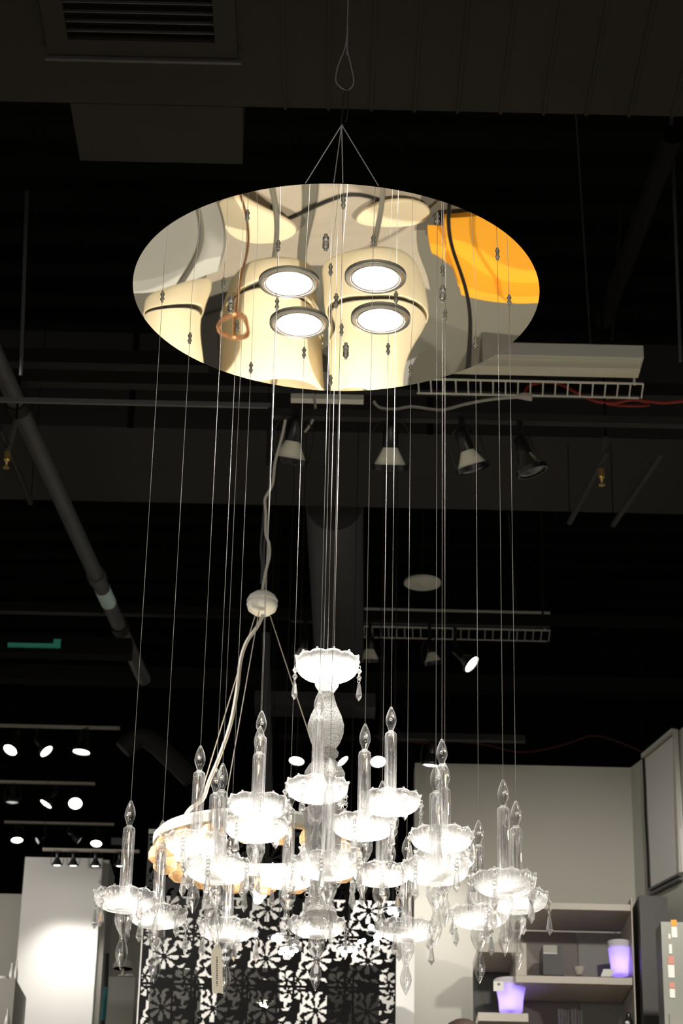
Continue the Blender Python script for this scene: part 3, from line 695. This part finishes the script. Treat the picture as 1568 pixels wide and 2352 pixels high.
# green tape mark on a ledge at the left
p0, p1 = P(18, 1475, 9.2), P(138, 1487, 9.2)
t = solo('tape_strip', B().box((p0.x, 9.2, p1.z), (p1.x, 9.215, p1.z + .018)).box((p1.x - .032, 9.2, p1.z + .018), (p1.x, 9.215, p1.z + .040)), 'green', 'green marked strip with a raised end on a dark beam', 'sign')
solo('roof_beam', B().box((-4, 9.22, p1.z - .02), (P(300, 1487, 9.2).x, 9.30, p1.z + .06)), 'ceil', 'dark beam behind the green marked strip', 'beam')
# bent bracket left, dark grey
p = [P(x, y, 11.8) for x, y in ((282, 1722), (305, 1704), (345, 1700), (440, 1790))]
solo('duct_elbow', B().tube(spline(p, 5), .055, 14), 'duct2', 'dark grey elbow duct behind the tall left candles', 'duct', smooth=1)

# ================================================================== SECOND PENDANT LAMP (behind)
YP = 6.1
c = P(602, 1385, YP)
t = thing('ring_chandelier', P(590, 1985, YP), 'white ring-shaped chandelier with amber glass hanging behind the crystal one', 'chandelier')
kx = .0135 / 17
R = (P(638, 1385, YP) - P(566, 1385, YP)).length / 2
part('cord_canopy', B().lathe([(0, R * .80), (R * .5, R * .72), (R * .85, R * .45), (R, R * .14), (R * .97, R * .07), (R * .88, R * .02), (R * .97, -R * .04), (R, -R * .12), (R * .88, -R * .50), (R * .5, -R * .78), (0, -R * .82)], 36, c), 'white', t, smooth=1, label='white ribbed saucer-shaped canopy')
part('cord', B().tube(spline([P(x, y, YP) for x, y in ((602, 1360), (608, 1320), (618, 1280), (618, 1250), (610, 1225), (610, 1180), (608, 1150), (612, 1138), (626, 1110), (632, 1060), (648, 1000), (655, 965))], 6), .0045, 8), 'cord', t, smooth=1)
part('cable_coil', B().tube(spline([P(x, y, YP + .02) for x, y in ((600, 1340), (602, 1300), (599, 1260), (604, 1200), (608, 1160), (612, 1200), (606, 1260), (606, 1320), (602, 1350))], 6), .004, 7), 'pipe', t, smooth=1)
part('flex', B().tube(spline([P(x, y, YP - .03) for x, y in ((604, 1412), (590, 1440), (566, 1475), (552, 1520), (545, 1580), (530, 1660), (505, 1735), (480, 1795), (466, 1835), (440, 1855), (427, 1872), (425, 1898))], 8), .0055, 8), 'cord', t, smooth=1)
RC = Vector((P(590, 1930, YP).x, YP, 0)); RW = (P(828, 1930, YP).x - P(352, 1930, YP).x) / 2
zr = zat(1938, RC.x, YP)
def sup(k, n, R, sq=1.0): a = 2 * pi * k / n; return Vector((RC.x + R * cos(a), YP + R * sin(a) * sq, 0))
part('ring_body', B().lathe([(RW * .90, zr + .016), (RW * .96, zr + .020), (RW, zr + .008), (RW, zr - .016), (RW * .97, zr - .022), (RW * .88, zr - .022), (RW * .86, zr)], 64, (RC.x, YP, 0), closed=True), 'white', t, smooth=1)
for a in range(18):
    th = 2 * pi * a / 18 + .1; pc = Vector((RC.x + RW * .92 * cos(th), YP + RW * .92 * sin(th), 0))
    part('glass_petal', B().lathe([(0, zr - .075), (.018, zr - .073), (.033, zr - .060), (.034, zr - .040), (.028, zr - .026), (0, zr - .024)], 14, pc), 'amber', t, smooth=1)
for th in (.35, 2.5, 4.4):
    pe = Vector((RC.x + RW * .93 * cos(th), YP + RW * .93 * sin(th), zr + .016))
    part('suspension_wire', B().tube([c + Vector((.02 * cos(th), .02 * sin(th), -.02)), pe], .0013, 6), 'shelf', t, smooth=1)
ld = bpy.data.lights.new('ring_lamp_glow', 'POINT'); ld.energy = 7; ld.color = (1, .85, .62); ld.shadow_soft_size = .05
lo = link(bpy.data.objects.new('ring_lamp_glow', ld)); lo.location = (RC.x, YP, zr - .03)

# ================================================================== CUT-OUT SCREEN
YS = 8.9
sx = [316, 435, 555, 673, 791, 908]; a = P(316, 2352, YS); c = P(908, 2352, YS)
TW = (c.x - a.x) / 5; ztop = P(600, 1922, YS).z
scr = thing('floral_screen', (a.x + TW * 2.5, YS, ztop - TW * 7), 'black screen of square panels with cut-out flowers', 'screen')
def hole(u, v):
    x, y = u - .5, v - .5; r = math.hypot(x, y); th = atan2(y, x)
    if max(abs(x), abs(y)) > .478: return False
    xs, ys = x + .05, y - .04; r = math.hypot(xs, ys); th = atan2(ys, xs)
    if .055 < r < .27 and abs(cos(4 * th + .3)) > .58 + .9 * (r / .27 - .55) ** 2: return True
    for cx, cy, rad, n, ph in ((.40, .40, .22, 3, .2), (-.42, -.36, .20, 3, 1.0), (.36, -.38, .21, 2.5, 2.), (-.38, .42, .17, 2.5, .6)):
        xx, yy = x - cx, y - cy; rr_ = math.hypot(xx, yy); t_ = atan2(yy, xx)
        if .045 < rr_ < rad and abs(cos(n * t_ + ph + 6 * rr_)) > .66: return True
    for k in range(15):
        a = k * 2.4 + .7; cx, cy = (.33 if k % 2 else .40) * cos(a) * (1 + .2 * sin(3 * k)), .36 * sin(a); d = k * 1.3
        xx = (x - cx) * cos(d) + (y - cy) * sin(d); yy = -(x - cx) * sin(d) + (y - cy) * cos(d)
        if (xx / .085) ** 2 + ((yy - 5 * xx * xx) / .032) ** 2 < 1: return True
    return False
NC = 44; b = B(); vs = {}
def vv(i, j, k):
    key = (i, j, k)
    if key not in vs: vs[key] = b.bm.verts.new((TW * i / NC, k * .006, TW * j / NC))
    return vs[key]
solid = [[not hole((i + .5) / NC, (j + .5) / NC) for j in range(NC)] for i in range(NC)]
for i in range(NC):
    for j in range(NC):
        if not solid[i][j]: continue
        b.bm.faces.new((vv(i, j, 0), vv(i + 1, j, 0), vv(i + 1, j + 1, 0), vv(i, j + 1, 0)))
        b.bm.faces.new((vv(i, j, 1), vv(i, j + 1, 1), vv(i + 1, j + 1, 1), vv(i + 1, j, 1)))
        for di, dj, e in ((-1, 0, ((i, j), (i, j + 1))), (1, 0, ((i + 1, j + 1), (i + 1, j))), (0, -1, ((i + 1, j), (i, j))), (0, 1, ((i, j + 1), (i + 1, j + 1)))):
            ii, jj = i + di, j + dj
            if not (0 <= ii < NC and 0 <= jj < NC) or not solid[ii][jj]:
                (p, q_), (r_, s_) = e
                b.bm.faces.new((vv(p, q_, 0), vv(r_, s_, 0), vv(r_, s_, 1), vv(p, q_, 1)))
tile = b.mesh('cut_out_panel', 'screen')
for r_ in range(4):
    for k in range(5):
        child('cut_out_panel', tile, scr, ((k - 2.5) * TW, 0, TW * (6 - r_)))
part('screen_rail', B().box((scr.location.x - 2.5 * TW, YS - .01, ztop), (scr.location.x + 2.5 * TW, YS + .016, ztop + .02)), 'black', scr)
# dark things seen through the screen
for x0, x1, y0, lab in ((345, 452, 2222, 'dark display cabinet behind the left part of the cut-out screen'), (500, 640, 2218, 'dark display cabinet behind the middle of the cut-out screen'), (752, 872, 2212, 'dark display cabinet behind the right part of the cut-out screen')):
    a, c = P(x0, y0, 9.7), P(x1, y0, 9.7)
    cb = thing('display_cabinet', ((a.x + c.x) / 2, 9.9, 0), lab, 'cabinet')
    part('cabinet_body', B().box((a.x, 9.72, 0), (c.x, 10.1, a.z)), 'charcoal', cb)
    part('door', B().box((a.x + .01, 9.70, 0.1), ((a.x + c.x) / 2 - .004, 9.72, a.z - .02)), 'charcoal', cb)
    part('door', B().box(((a.x + c.x) / 2 + .004, 9.70, 0.1), (c.x - .01, 9.72, a.z - .02)), 'charcoal', cb)
# cool LED clusters
def led(cx, cy, Y, bulbs, label, m_='led'):
    c = P(cx, cy, Y); t = thing('crystal_light', c, label, 'pendant light')
    part('frame', B().torus(c + Vector((0, 0, .01)), .04, .003, n=20), 'steel', t, smooth=1)
    part('cord', B().tube([c + Vector((0, 0, .012)), Vector((c.x, c.y, ZC - .01))], .0015, 5), 'darkpipe', t)
    for x, y, r in bulbs: part('bulb', B().ball(P(x, y, Y), r / 560.0, 10), m_, t, smooth=1)
led(600, 2052, 7.75, [(598, 2050, 14), (592, 2066, 9), (604, 2034, 8)], 'large blue-white glowing crystal light left of the central column base')
led(640, 2160, 7.75, [(630, 2155, 6), (640, 2160, 6), (586, 2146, 5), (646, 2150, 4), (637, 2148, 4)], 'pair of blue-white crystal lights low in front of the cut-out screen')
led(668, 2185, 7.9, [(645, 2187, 5), (657, 2180, 6), (668, 2190, 6), (680, 2183, 4), (676, 2172, 4), (655, 2195, 4)], 'row of small blue-white lights under the hidden pendant')
led(800, 2185, 7.75, [(782, 2178, 5), (790, 2190, 6), (803, 2182, 5), (815, 2184, 5), (812, 2196, 4), (826, 2163, 4), (835, 2160, 4)], 'blue-white crystal lights right of the column tip')
led(868, 2150, 7.9, [(852, 2130, 6), (866, 2152, 7), (874, 2146, 6), (864, 2166, 6)], 'blue-white crystal lights before the right end of the screen')
led(902, 2095, 7.75, [(896, 2094, 6), (905, 2090, 6), (910, 2100, 5)], 'blue-white crystal light at the top of the cream pillar')
led(600, 2258, 9.3, [(600, 2257, 8)], 'single warm bulb seen through the middle of the cut-out screen', 'warmled')
led(605, 2306, 9.45, [(603, 2305, 7), (610, 2311, 5)], 'warm lamp just below the single warm bulb', 'warmled')

# ================================================================== SHELF UNIT (right)
YF = 10.05; YK = 10.45
def PX(x, y, Y=YF): return P(x, y, Y)
def sb(x0, y0, x1, y1, ya=YF, yb=YK, Yr=YF):
    a, c = P(x0, y0, Yr), P(x1, y1, Yr); return B().box((a.x, ya, min(a.z, c.z)), (c.x, yb, max(a.z, c.z)))
base = P(1275, 2352, YF)
sh = thing('shelf_unit', (base.x, YF, 0), 'tall taupe stepped shelf unit against the grey wall', 'shelf')
part('top_board', sb(1196, 2072, 1448, 2092), 'shelf', sh)
a, c = P(1448, 2062, YF), P(1467, 2352, YF)
part('side_post', B().box((a.x, YF, 0), (c.x - .012, YK, a.z)), 'shelf', sh)
part('middle_board', sb(1184, 2240, 1452, 2262), 'shelf', sh)
part('divider', sb(1184, 2166, 1209, 2240), 'shelf', sh)
part('step_board', sb(1098, 2166, 1184, 2188), 'shelf', sh)
part('lower_board', sb(1098, 2325, 1213, 2347), 'shelf', sh)
a = P(1196, 2092, YF); c = P(1345, 2092, YF); e = P(1450, 2092, YF); l = P(1098, 2188, YF)
part('back_panel', B().box((a.x, YK - .02, 0), (c.x, YK, a.z)), 'shelfback', sh, label='brown back panel')
part('back_panel', B().box((c.x + .003, YK - .02, 0), (e.x, YK, a.z)), 'shelfback2', sh, label='olive grey back panel')
part('back_panel', B().box((l.x, YK - .02, 0), (a.x - .003, YK, l.z)), 'charcoal', sh, label='dark back panel of the lower step')
part('side_post', B().box((l.x - .02, YF, 1.6), (l.x, YK, P(1098, 2347, YF).z - .2)), 'shelf', sh)
part('base_front', B().box((l.x, YF + .01, 0), (e.x, YK - .02, 1.6)), 'lowfront', sh, label='dark olive lower front')
def lid_pot(cx, yt, yb, wt, wb, label, Y=YF + .12):
    c = P(cx, yb, Y); zt, zb = P(cx, yt, Y).z, c.z; k = (P(cx + 1, yb, Y) - c).length
    t = thing('glowing_planter', (c.x, Y, zb), label, 'planter', 'glowing plastic planters on the shelf unit')
    H = zt - zb
    prof = [(0, 0), (wb / 2 * k * .96, 0), (wb / 2 * k, .004), (wb * .53 * k, H * .35), (wb * .60 * k, H * .62), (wt / 2 * k * .95, H * .84), (wt / 2 * k, H * .97), (wt / 2 * k * .97, H), (wt / 2 * k * .9, H), (wb * .56 * k, H * .62), (wb / 2 * k * .94, .006), (0, .006)]
    part('pot', B().lathe([(r, z + zb) for r, z in prof], 36, (c.x, Y, 0)), 'planter', t, smooth=1)
    part('glow_stop_disc', B().lathe([(0, zb + H * .80), (wt * .44 * k, zb + H * .80), (wt * .44 * k, zb + H * .83), (0, zb + H * .83)], 30, (c.x, Y, 0)), 'ceramic', t)  # unseen disc added to keep the glow from rising out of the pot
    ld = bpy.data.lights.new('planter_glow', 'POINT'); ld.energy = .42; ld.color = (.30, .20, 1.0); ld.shadow_soft_size = .012
    lo = link(bpy.data.objects.new('planter_glow', ld)); lo.location = (c.x, Y, zb + H * .28)
    part('light_base', B().lathe([(0, .008), (.014, .008), (.014, .018), (0, .02)], 14, (c.x, Y, zb)), 'charcoal', t, smooth=1)
    return t
lid_pot(1173, 2251, 2324, 78, 54, 'violet glowing white planter on the lower left board of the shelf unit')
lid_pot(1423, 2163, 2240, 54, 40, 'violet glowing white planter at the right end of the middle board')
a = P(1131, 2254, YF - .0); c = P(1156, 2277, YF)
yq = YF + .12 - .082
t = solo('price_card', B().box((P(1133, 2276, yq).x, yq, P(1133, 2276, yq).z), (P(1156, 2254, yq).x, yq + .001, P(1156, 2254, yq).z)), 'label', 'white price card stuck on the lower planter', 'card')
b = B().box((P(1142, 2260, yq).x, yq - .001, P(1142, 2263, yq).z), (P(1148, 2260, yq).x, yq - .0002, P(1148, 2258, yq).z)); pk = part('print', b, 'ink', t)
sb_ = P(1395, 2240, YF + .03)
b = B(); w = [P(1379, 2243, YF + .02), P(1405, 2243, YF + .02), P(1409, 2226, YF + .04), P(1385, 2226, YF + .04)]
b.hexa(w, [v + Vector((0, .002, 0)) for v in w]); solo('price_card', b, 'label', 'white price card leaning beside the upper planter', 'card')
p0, p1 = P(1246, 2170, YF + .1), P(1294, 2240, YF + .1)
t = thing('speaker_box', ((p0.x + p1.x) / 2, YF + .2, p1.z), 'dark box with a pale strip standing on the middle board', 'box')
part('box_body', B().box((p0.x, YF + .1, p1.z), (p1.x, YF + .28, p0.z)), 'charcoal', t)
p2, p3 = P(1247, 2171, YF + .1), P(1279, 2190, YF + .1)
part('pale_strip', B().box((p2.x, YF + .096, p3.z), (p3.x, YF + .0995, p2.z)), 'panelgrey', t); part('pale_edge', B().box((p2.x, YF + .094, p3.z - .004), (p3.x, YF + .0995, p3.z)), 'label', t)
c = P(1330, 2240, YF + .12)
solo('bowl', B().lathe([(0, 0), (.014, 0), (.018, .004), (.030, .036), (.028, .036), (.015, .007), (0, .006)], 28, c), 'shelf', 'small taupe bowl in the middle of the middle board', 'bowl', smooth=1)
for k, x in enumerate((1288, 1302, 1318, 1332)):
    c = P(x, 2365, YF + .1 + .03 * (k % 2))
    zt = P(x, 2318, YF + .1).z
    solo('drinking_glass', B().lathe([(0, c.z), (.010, c.z), (.012, zt), (.0112, zt), (.0092, c.z + .004), (0, c.z + .004)], 16, (c.x, c.y, 0)), 'clear', ['leftmost of the four clear glasses at the bottom of the shelf unit', 'second from left of the four clear glasses at the bottom', 'third from left of the four clear glasses at the bottom', 'rightmost of the four clear glasses at the bottom of the shelf unit'][k], 'glass', smooth=1, group='clear glasses on the lowest visible shelf')
solo('glass_shelf', sb(1214, 2365, 1447, 2372), 'shelf', 'low shelf board carrying the clear glasses', 'shelf')
c = P(1444, 2366, YF + .06)
t = thing('figurine', c, 'small glossy black figurine with a white front beside the side post', 'figurine')
part('figure_body', B().lathe([(0, 0), (.017, 0), (.020, .02), (.017, .045), (.010, .058), (.012, .068), (.009, .078), (0, .082)], 20, c), 'blackcap', t, smooth=1)
part('white_front', B().ball(c + Vector((-.010, -.016, .030)), .009), 'ceramic', t, smooth=1)
# plain charcoal box filling the dark area beside the shelf
a, c = P(1467, 2056, 9.95), P(1532, 2066, 9.95)
solo('tall_dark_box', B().hexa([(a.x, 9.95, 0), (c.x, 9.95, 0), (c.x, 10.2, 0), (a.x, 10.2, 0)], [(a.x, 9.95, a.z), (c.x, 9.95, a.z - .005), (c.x, 10.2, a.z - .005), (a.x, 10.2, a.z)]), 'charcoal', 'tall charcoal box between shelf unit and electrical panel', 'cabinet')
# electrical panel
a = P(1517, 2117, 9.2); c = P(1640, 2100, 9.2)
t = thing('electrical_panel', ((a.x + c.x) / 2, 9.3, 0), 'grey steel electrical panel with warning labels at the right edge', 'electrical panel')
part('panel_box', B().box((a.x, 9.2, 0), (c.x, 9.36, a.z)), 'panelgrey', t)
def lab(x0, y0, x1, y1, m_, name):
    p, q_ = P(x0, y0, 9.199), P(x1, y1, 9.199); part(name, B().box((p.x, 9.1965, q_.z), (q_.x, 9.1995, p.z)), m_, t)
lab(1540, 2113, 1554, 2127, 'labelorange', 'orange_label'); lab(1541, 2128, 1555, 2154, 'label', 'white_label'); lab(1534, 2145, 1539, 2157, 'paper', 'cream_label')
lab(1535, 2169, 1543, 2191, 'label', 'white_label'); lab(1533, 2196, 1548, 2215, 'labelred', 'red_label'); lab(1533, 2216, 1549, 2246, 'label', 'white_label')
lab(1536, 2257, 1549, 2270, 'labelred', 'red_label'); lab(1537, 2271, 1550, 2292, 'label', 'white_label'); lab(1535, 2329, 1538, 2352, 'ink', 'latch')
# panel, trim and conduit on the right wall
w4 = [W(1482, 1742, .02), W(1548, 1688, .02), W(1566, 2002, .02), W(1495, 2038, .02)]
b = B(); b.hexa(w4, [v - wn * .018 for v in w4]); wp = solo('wall_panel', b, 'column', 'pale rectangular panel fixed on the right wall', 'panel')
for (x0, y0, x1, y1, th) in ((1476, 1737, 1546, 1678, .022), (1492, 2044, 1562, 2008, .012), (1494, 2054, 1564, 2018, .012), (1550, 1676, 1562, 2005, .02)):
    b = B(); b.bar(W(x0, y0, .02), W(x1, y1, .02), .02, th); part('trim', b, 'strut' if y0 > 2000 else 'wallr', wp)
wp_loc = wp
b = B().tube([W(1477, 1742, .02), W(1480, 1800, .02), W(1482, 1870, .025), W(1487, 1960, .02), W(1490, 2045, .02)], .006, 8)
solo('conduit', b, 'darkpipe', 'thin dark conduit down the left side of the wall panel', 'conduit', smooth=1)
# brown rounded shade at the bottom
c = P(1062, 2400, 8.5)
t = thing('rounded_lampshade', (c.x, 8.5, 0), 'dark brown rounded top in front of the grey wall at the bottom edge', 'lamp')
part('lamp_shade', B().lathe([(0, c.z + .098), (.028, c.z + .095), (.055, c.z + .080), (.074, c.z + .05), (.082, c.z + .01), (.082, c.z - .04), (0, c.z - .04)], 28, (c.x, 8.5, 0)), 'hair', t, smooth=1)
part('pole', B().tube([(c.x, 8.5, 0.02), (c.x, 8.5, c.z - .03)], .012, 10), 'black', t, smooth=1); part('base', B().lathe([(0, 0), (.13, 0), (.13, .015), (0, .025)], 28, (c.x, 8.5, 0)), 'black', t, smooth=1)

# ================================================================== LEFT SIDE THINGS
a, c = P(-160, 2243, 12.2), P(36, 2243, 12.2)
solo('display_plinth', B().box((a.x, 12.2, 0), (c.x, 12.7, a.z)), 'wall', 'grey display plinth left of the white column', 'plinth')
def vase(x, yb, yt, w, Y, label, cat='vase', name='vase', material='ceramic', base=None):
    c = P(x, yb, Y); c.z = base if base else c.z; H = zat(yt, c.x, Y) - c.z; k = (P(x + 1, yb, Y) - P(x, yb, Y)).length * w / 2
    return solo(name, B().lathe([(0, 0), (k * .7, 0), (k, H * .3), (k * .9, H * .55), (k * .35, H * .8), (k * .4, H), (0, H)], 20, c), material, label, cat, smooth=1)
c = P(9, 2243, 12.35); c.z = P(0, 2243, 12.2).z
solo('bowl', B().lathe([(0, 0), (.018, 0), (.032, .012), (.033, .030), (.029, .030), (.016, .008), (0, .006)], 24, c), 'ceramic', 'white bowl at the left edge on the grey plinth', 'bowl', smooth=1)
pz = P(0, 2243, 12.2).z
vase(26, 2243, 2212, 12, 12.4, 'slender white vase beside the white bowl', base=pz)
vase(36, 2243, 2206, 10, 12.45, 'slender white vase touching the white column', base=pz)
vase(14, 2375, 2318, 14, 12.1, 'white figurine-like vase at the bottom left corner')
a, c = P(-100, 2352, 12.05), P(32, 2352, 12.05)
solo('display_plinth', B().box((a.x, 11.9, 0), (c.x, 12.18, P(0, 2375, 12.05).z)), 'charcoal', 'dark low plinth at the bottom left corner', 'plinth')
a, c = P(249, 2243, 12.0), P(311, 2243, 12.0)
solo('display_plinth', B().box((a.x, 12.0, 0), (c.x, 12.4, a.z)), 'wallr', 'light grey plinth carrying the dome lamp', 'plinth')
c = P(281, 2243, 12.15)
t = thing('dome_lamp', c, 'pale dome table lamp on the light grey plinth', 'table lamp')
k = .0024
part('shade', B().lathe([(23 * k, 18 * k), (22 * k, 28 * k), (16 * k, 38 * k), (0, 43 * k), (0, 41 * k), (15 * k, 36 * k), (21 * k, 27 * k), (22 * k, 18 * k)], 28, c), 'wallr', t, smooth=1)
part('stem', B().lathe([(0, 0), (10 * k, 0), (10 * k, 2 * k), (3 * k, 3 * k), (3 * k, 40 * k), (0, 40 * k)], 16, c), 'paper', t, smooth=1)
a = P(297, 2243, 12.1)
solo('small_tray', B().lathe([(0, 0), (.022, 0), (.024, .01), (0, .012)], 20, a), 'ceramic', 'small bright tray at the foot of the dome lamp', 'tray', smooth=1)
p = [P(246, 2190, 11.9), P(243, 2268, 11.9), P(236, 2345, 11.9)]
t = thing('banner_roll', p[2], 'narrow black and teal leaning roll beside the white column', 'banner')
part('black_half', B().tube([p[0], p[1]], .012, 12), 'charcoal', t, smooth=1); part('teal_half', B().tube([p[1], p[2]], .014, 12), 'teal', t, smooth=1); part('foot', B().tube([p[2], Vector((p[2].x - .05, 11.9, 0))], .012, 12), 'charcoal', t, smooth=1)
p0, p1 = P(256, 1924, 14.5), P(285, 1940, 14.5)
solo('wall_sign', B().box((p0.x, 14.5, p1.z), (p1.x, 14.53, p0.z)), 'strut', 'small grey rectangular sign high behind the leftmost candle', 'sign')

# ================================================================== WHAT THE MIRROR SHOWS (below the frame)
def MR(px, py, Y):
    p = P(px, py, Y); return Vector((p.x, p.y, 2 * ZD - p.z))
def drum_lamp(x0, x1, yl, Y, label, split):
    """two-tier cream drum lamp standing on the floor; image rows run from its underside (yl) upwards"""
    a, c = MR(x0, yl, Y), MR(x1, yl, Y); R = (c.x - a.x) / 2; cx = (a.x + c.x) / 2; z0 = a.z; z1 = MR(x0, split, Y).z
    t = thing('drum_floor_lamp', (cx, Y, 0), label, 'floor lamp', 'cream drum floor lamps reflected in the disc')
    part('lamp_shade', B().lathe([(R * .70, z0), (R * .90, z0 + .012), (R * .97, z0 + .04), (R, z1 - .01), (R * .97, z1 - .01), (R * .94, z0 + .04), (R * .68, z0 + .012)], 48, (cx, Y, 0), closed=True), 'cream', t, smooth=1)
    part('lamp_shade', B().lathe([(R * .97, z1 + .012), (R * .99, z1 + .35), (R * .95, z1 + .36), (R * .93, z1 + .022)], 48, (cx, Y, 0), closed=True), 'cream', t, smooth=1)
    part('collar', B().lathe([(R * .9, z1 - .012), (R * .9, z1 + .014), (R * .86, z1 + .014), (R * .86, z1 - .012)], 40, (cx, Y, 0), closed=True), 'charcoal', t, smooth=1)
    part('pole', B().tube([(cx, Y, .02), (cx, Y, z1 + .3)], .012, 12), 'steel', t, smooth=1)
    part('base', B().lathe([(0, 0), (.15, 0), (.15, .02), (.02, .03), (0, .03)], 32, (cx, Y, 0)), 'cream', t, smooth=1)
drum_lamp(352, 488, 655, 7.3, 'cream drum floor lamp mirrored at the left of the disc', 725)
drum_lamp(520, 742, 660, 7.6, 'cream drum floor lamp mirrored left of the centre of the disc', 736)
drum_lamp(756, 948, 652, 7.45, 'cream drum floor lamp mirrored right of the centre of the disc', 736)
a, c = MR(985, 520, 9.15), MR(1330, 520, 9.15)
t = thing('orange_ottoman', ((a.x + c.x) / 2, 8.95, 0), 'orange upholstered ottoman mirrored at the right of the disc', 'ottoman')
zt = MR(1100, 612, 8.7).z
b = B().box((a.x, 8.7, .02), (c.x, 9.0, zt)); bmesh.ops.bevel(b.bm, geom=b.bm.edges[:], offset=.10, segments=8, affect='EDGES'); part('seat', b, 'orange', t, smooth=1)
for x in (a.x + .08, c.x - .08): part('leg', B().box((x - .02, 8.82, 0), (x + .02, 8.86, .05)), 'black', t)
a = MR(455, 440, 9.0)
solo('rug', B().box((a.x, 8.3, 0), (MR(700, 440, 9).x, 9.55, .012)), 'tan', 'tan rug mirrored in the upper left of the disc', 'rug')
solo('rug', B().box((MR(725, 440, 9).x, 8.3, 0), (MR(960, 440, 9).x, 9.55, .012)), 'tan', 'tan rug mirrored in the upper right of the disc', 'rug')
for x0, x1, y, lab_ in ((478, 690, 495, 'low cream round table mirrored at the upper left of the disc'), (800, 1000, 485, 'low cream round table mirrored at the upper right of the disc')):
    a, c = MR(x0, y, 8.7), MR(x1, y, 8.7); R = (c.x - a.x) / 2; cx = (a.x + c.x) / 2; z = a.z
    t = thing('low_table', (cx, 8.7, 0), lab_, 'table')
    part('tabletop', B().lathe([(0, z - .03), (R * .97, z - .03), (R, z - .015), (R * .98, z), (0, z)], 48, (cx, 8.7, 0)), 'cream', t, smooth=1)
    for s_ in (-1, 1):
        for q_ in (-1, 1): part('leg', B().tube([(cx + s_ * R * .5, 8.7 + q_ * R * .5, .012), (cx + s_ * R * .4, 8.7 + q_ * R * .4, z - .03)], .014, 8), 'charcoal', t, smooth=1)
a = MR(543, 752, 6.9)
solo('copper_ring', B().torus(a, .045, .006, n=30, k=8).tube([a + Vector((0, .045, 0)), Vector((a.x, 6.945, 0))], .006, 8), 'copper', 'copper ring ornament on a rod mirrored left of the downlights', 'ornament', smooth=1)
a, c = MR(340, 600, 8.3), MR(480, 565, 8.3)
solo('long_bench', B().box((a.x - .2, 8.26, .012), (c.x, 8.42, a.z)), 'wall', 'long pale grey bench mirrored at the left edge of the disc', 'bench')
a, c = MR(330, 545, 7.9), MR(560, 600, 7.9)
solo('floor_cable', B().tube(spline([Vector((a.x, 8.8, .02)), Vector((a.x + .25, 8.55, .02)), Vector((a.x + .5, 8.75, .02)), Vector((a.x + .8, 8.5, .02)), Vector((a.x + 1.1, 8.72, .02))], 8), .012, 8), 'charcoal', 'dark cable lying on the floor, mirrored across the disc', 'cable', smooth=1)

# thin black hangers up to the roof for what hangs there
for o in list(bpy.data.objects):
    if o.parent is None and o.type == 'MESH' and o.name.split('.')[0] in ('duct_section', 'duct_elbow', 'flexible_duct', 'conduit', 'drop_rod', 'strut_channel', 'lighting_track', 'power_cable', 'fluorescent_fixture'):
        v = max((q.co for q in o.data.vertices), key=lambda c: (round(c.z, 3), c.y)) + o.location
        if 3.5 < v.z < ZC - .05 and abs(v.x) < 3.5:
            part('hanger', B().tube([v - Vector((0, 0, .004)), Vector((v.x, v.y, ZC))], .0018, 5), 'ceil', o)
# ================================================================== LIGHT
w = bpy.data.worlds.new('world'); scn.world = w; w.use_nodes = True
w.node_tree.nodes['Background'].inputs[0].default_value = (1.0, .95, .86, 1); w.node_tree.nodes['Background'].inputs[1].default_value = 0.22
def spot(loc, tgt, e, size, soft=.06, colr=(1, .94, .84)):  # unseen spots added to brighten the room, no fixtures built
    ld = bpy.data.lights.new('unseen_spot', 'SPOT'); ld.energy = e; ld.spot_size = radians(size); ld.spot_blend = .7; ld.shadow_soft_size = soft; ld.color = colr
    o = link(bpy.data.objects.new('unseen_spot', ld)); o.location = loc
    o.rotation_euler = (Vector(tgt) - Vector(loc)).to_track_quat('-Z', 'Y').to_euler(); return o
spot((-1.6, 5.6, 5.0), (-.6, 8.0, 0), 720, 70)
spot((1.8, 5.8, 5.0), (.7, 8.6, 0), 720, 70)
spot((0.2, 1.0, 4.8), (0, -1.0, 0), 700, 90)
spot((-3.2, 2.5, 4.8), (-2.5, 1.5, 0), 700, 90)
spot((3.2, 2.5, 4.8), (2.6, 1.5, 0), 700, 90)
spot((1.5, 7.4, 4.3), (1.15, 10.6, 2.5), 100, 80)
spot((-1.5, 8.0, 4.4), (-.3, 10.4, 2.2), 220, 70)
spot((-3.8, 10.5, 5.0), (-2.3, 13.8, 3.2), 130, 75)

spot((0.9, -1.8, 3.6), (0, 3.8, 2.3), 115, 50, .4)  # this pair is added behind the camera to brighten glass and tag
spot((-1.0, -1.2, 3.8), (0, 3.8, 2.3), 115, 50, .4)
scn.view_settings.view_transform = 'Standard'; scn.view_settings.look = 'None'; scn.view_settings.gamma = 1; scn.view_settings.exposure = 0.95
scn.view_settings.use_curve_mapping = False
scn.cycles.max_bounces = 14; scn.cycles.transmission_bounces = 12; scn.cycles.glossy_bounces = 5; scn.cycles.diffuse_bounces = 3; scn.cycles.transparent_max_bounces = 12
scn.cycles.sample_clamp_indirect = 8; scn.cycles.caustics_reflective = False; scn.cycles.caustics_refractive = False
scn.cycles.use_denoising = True
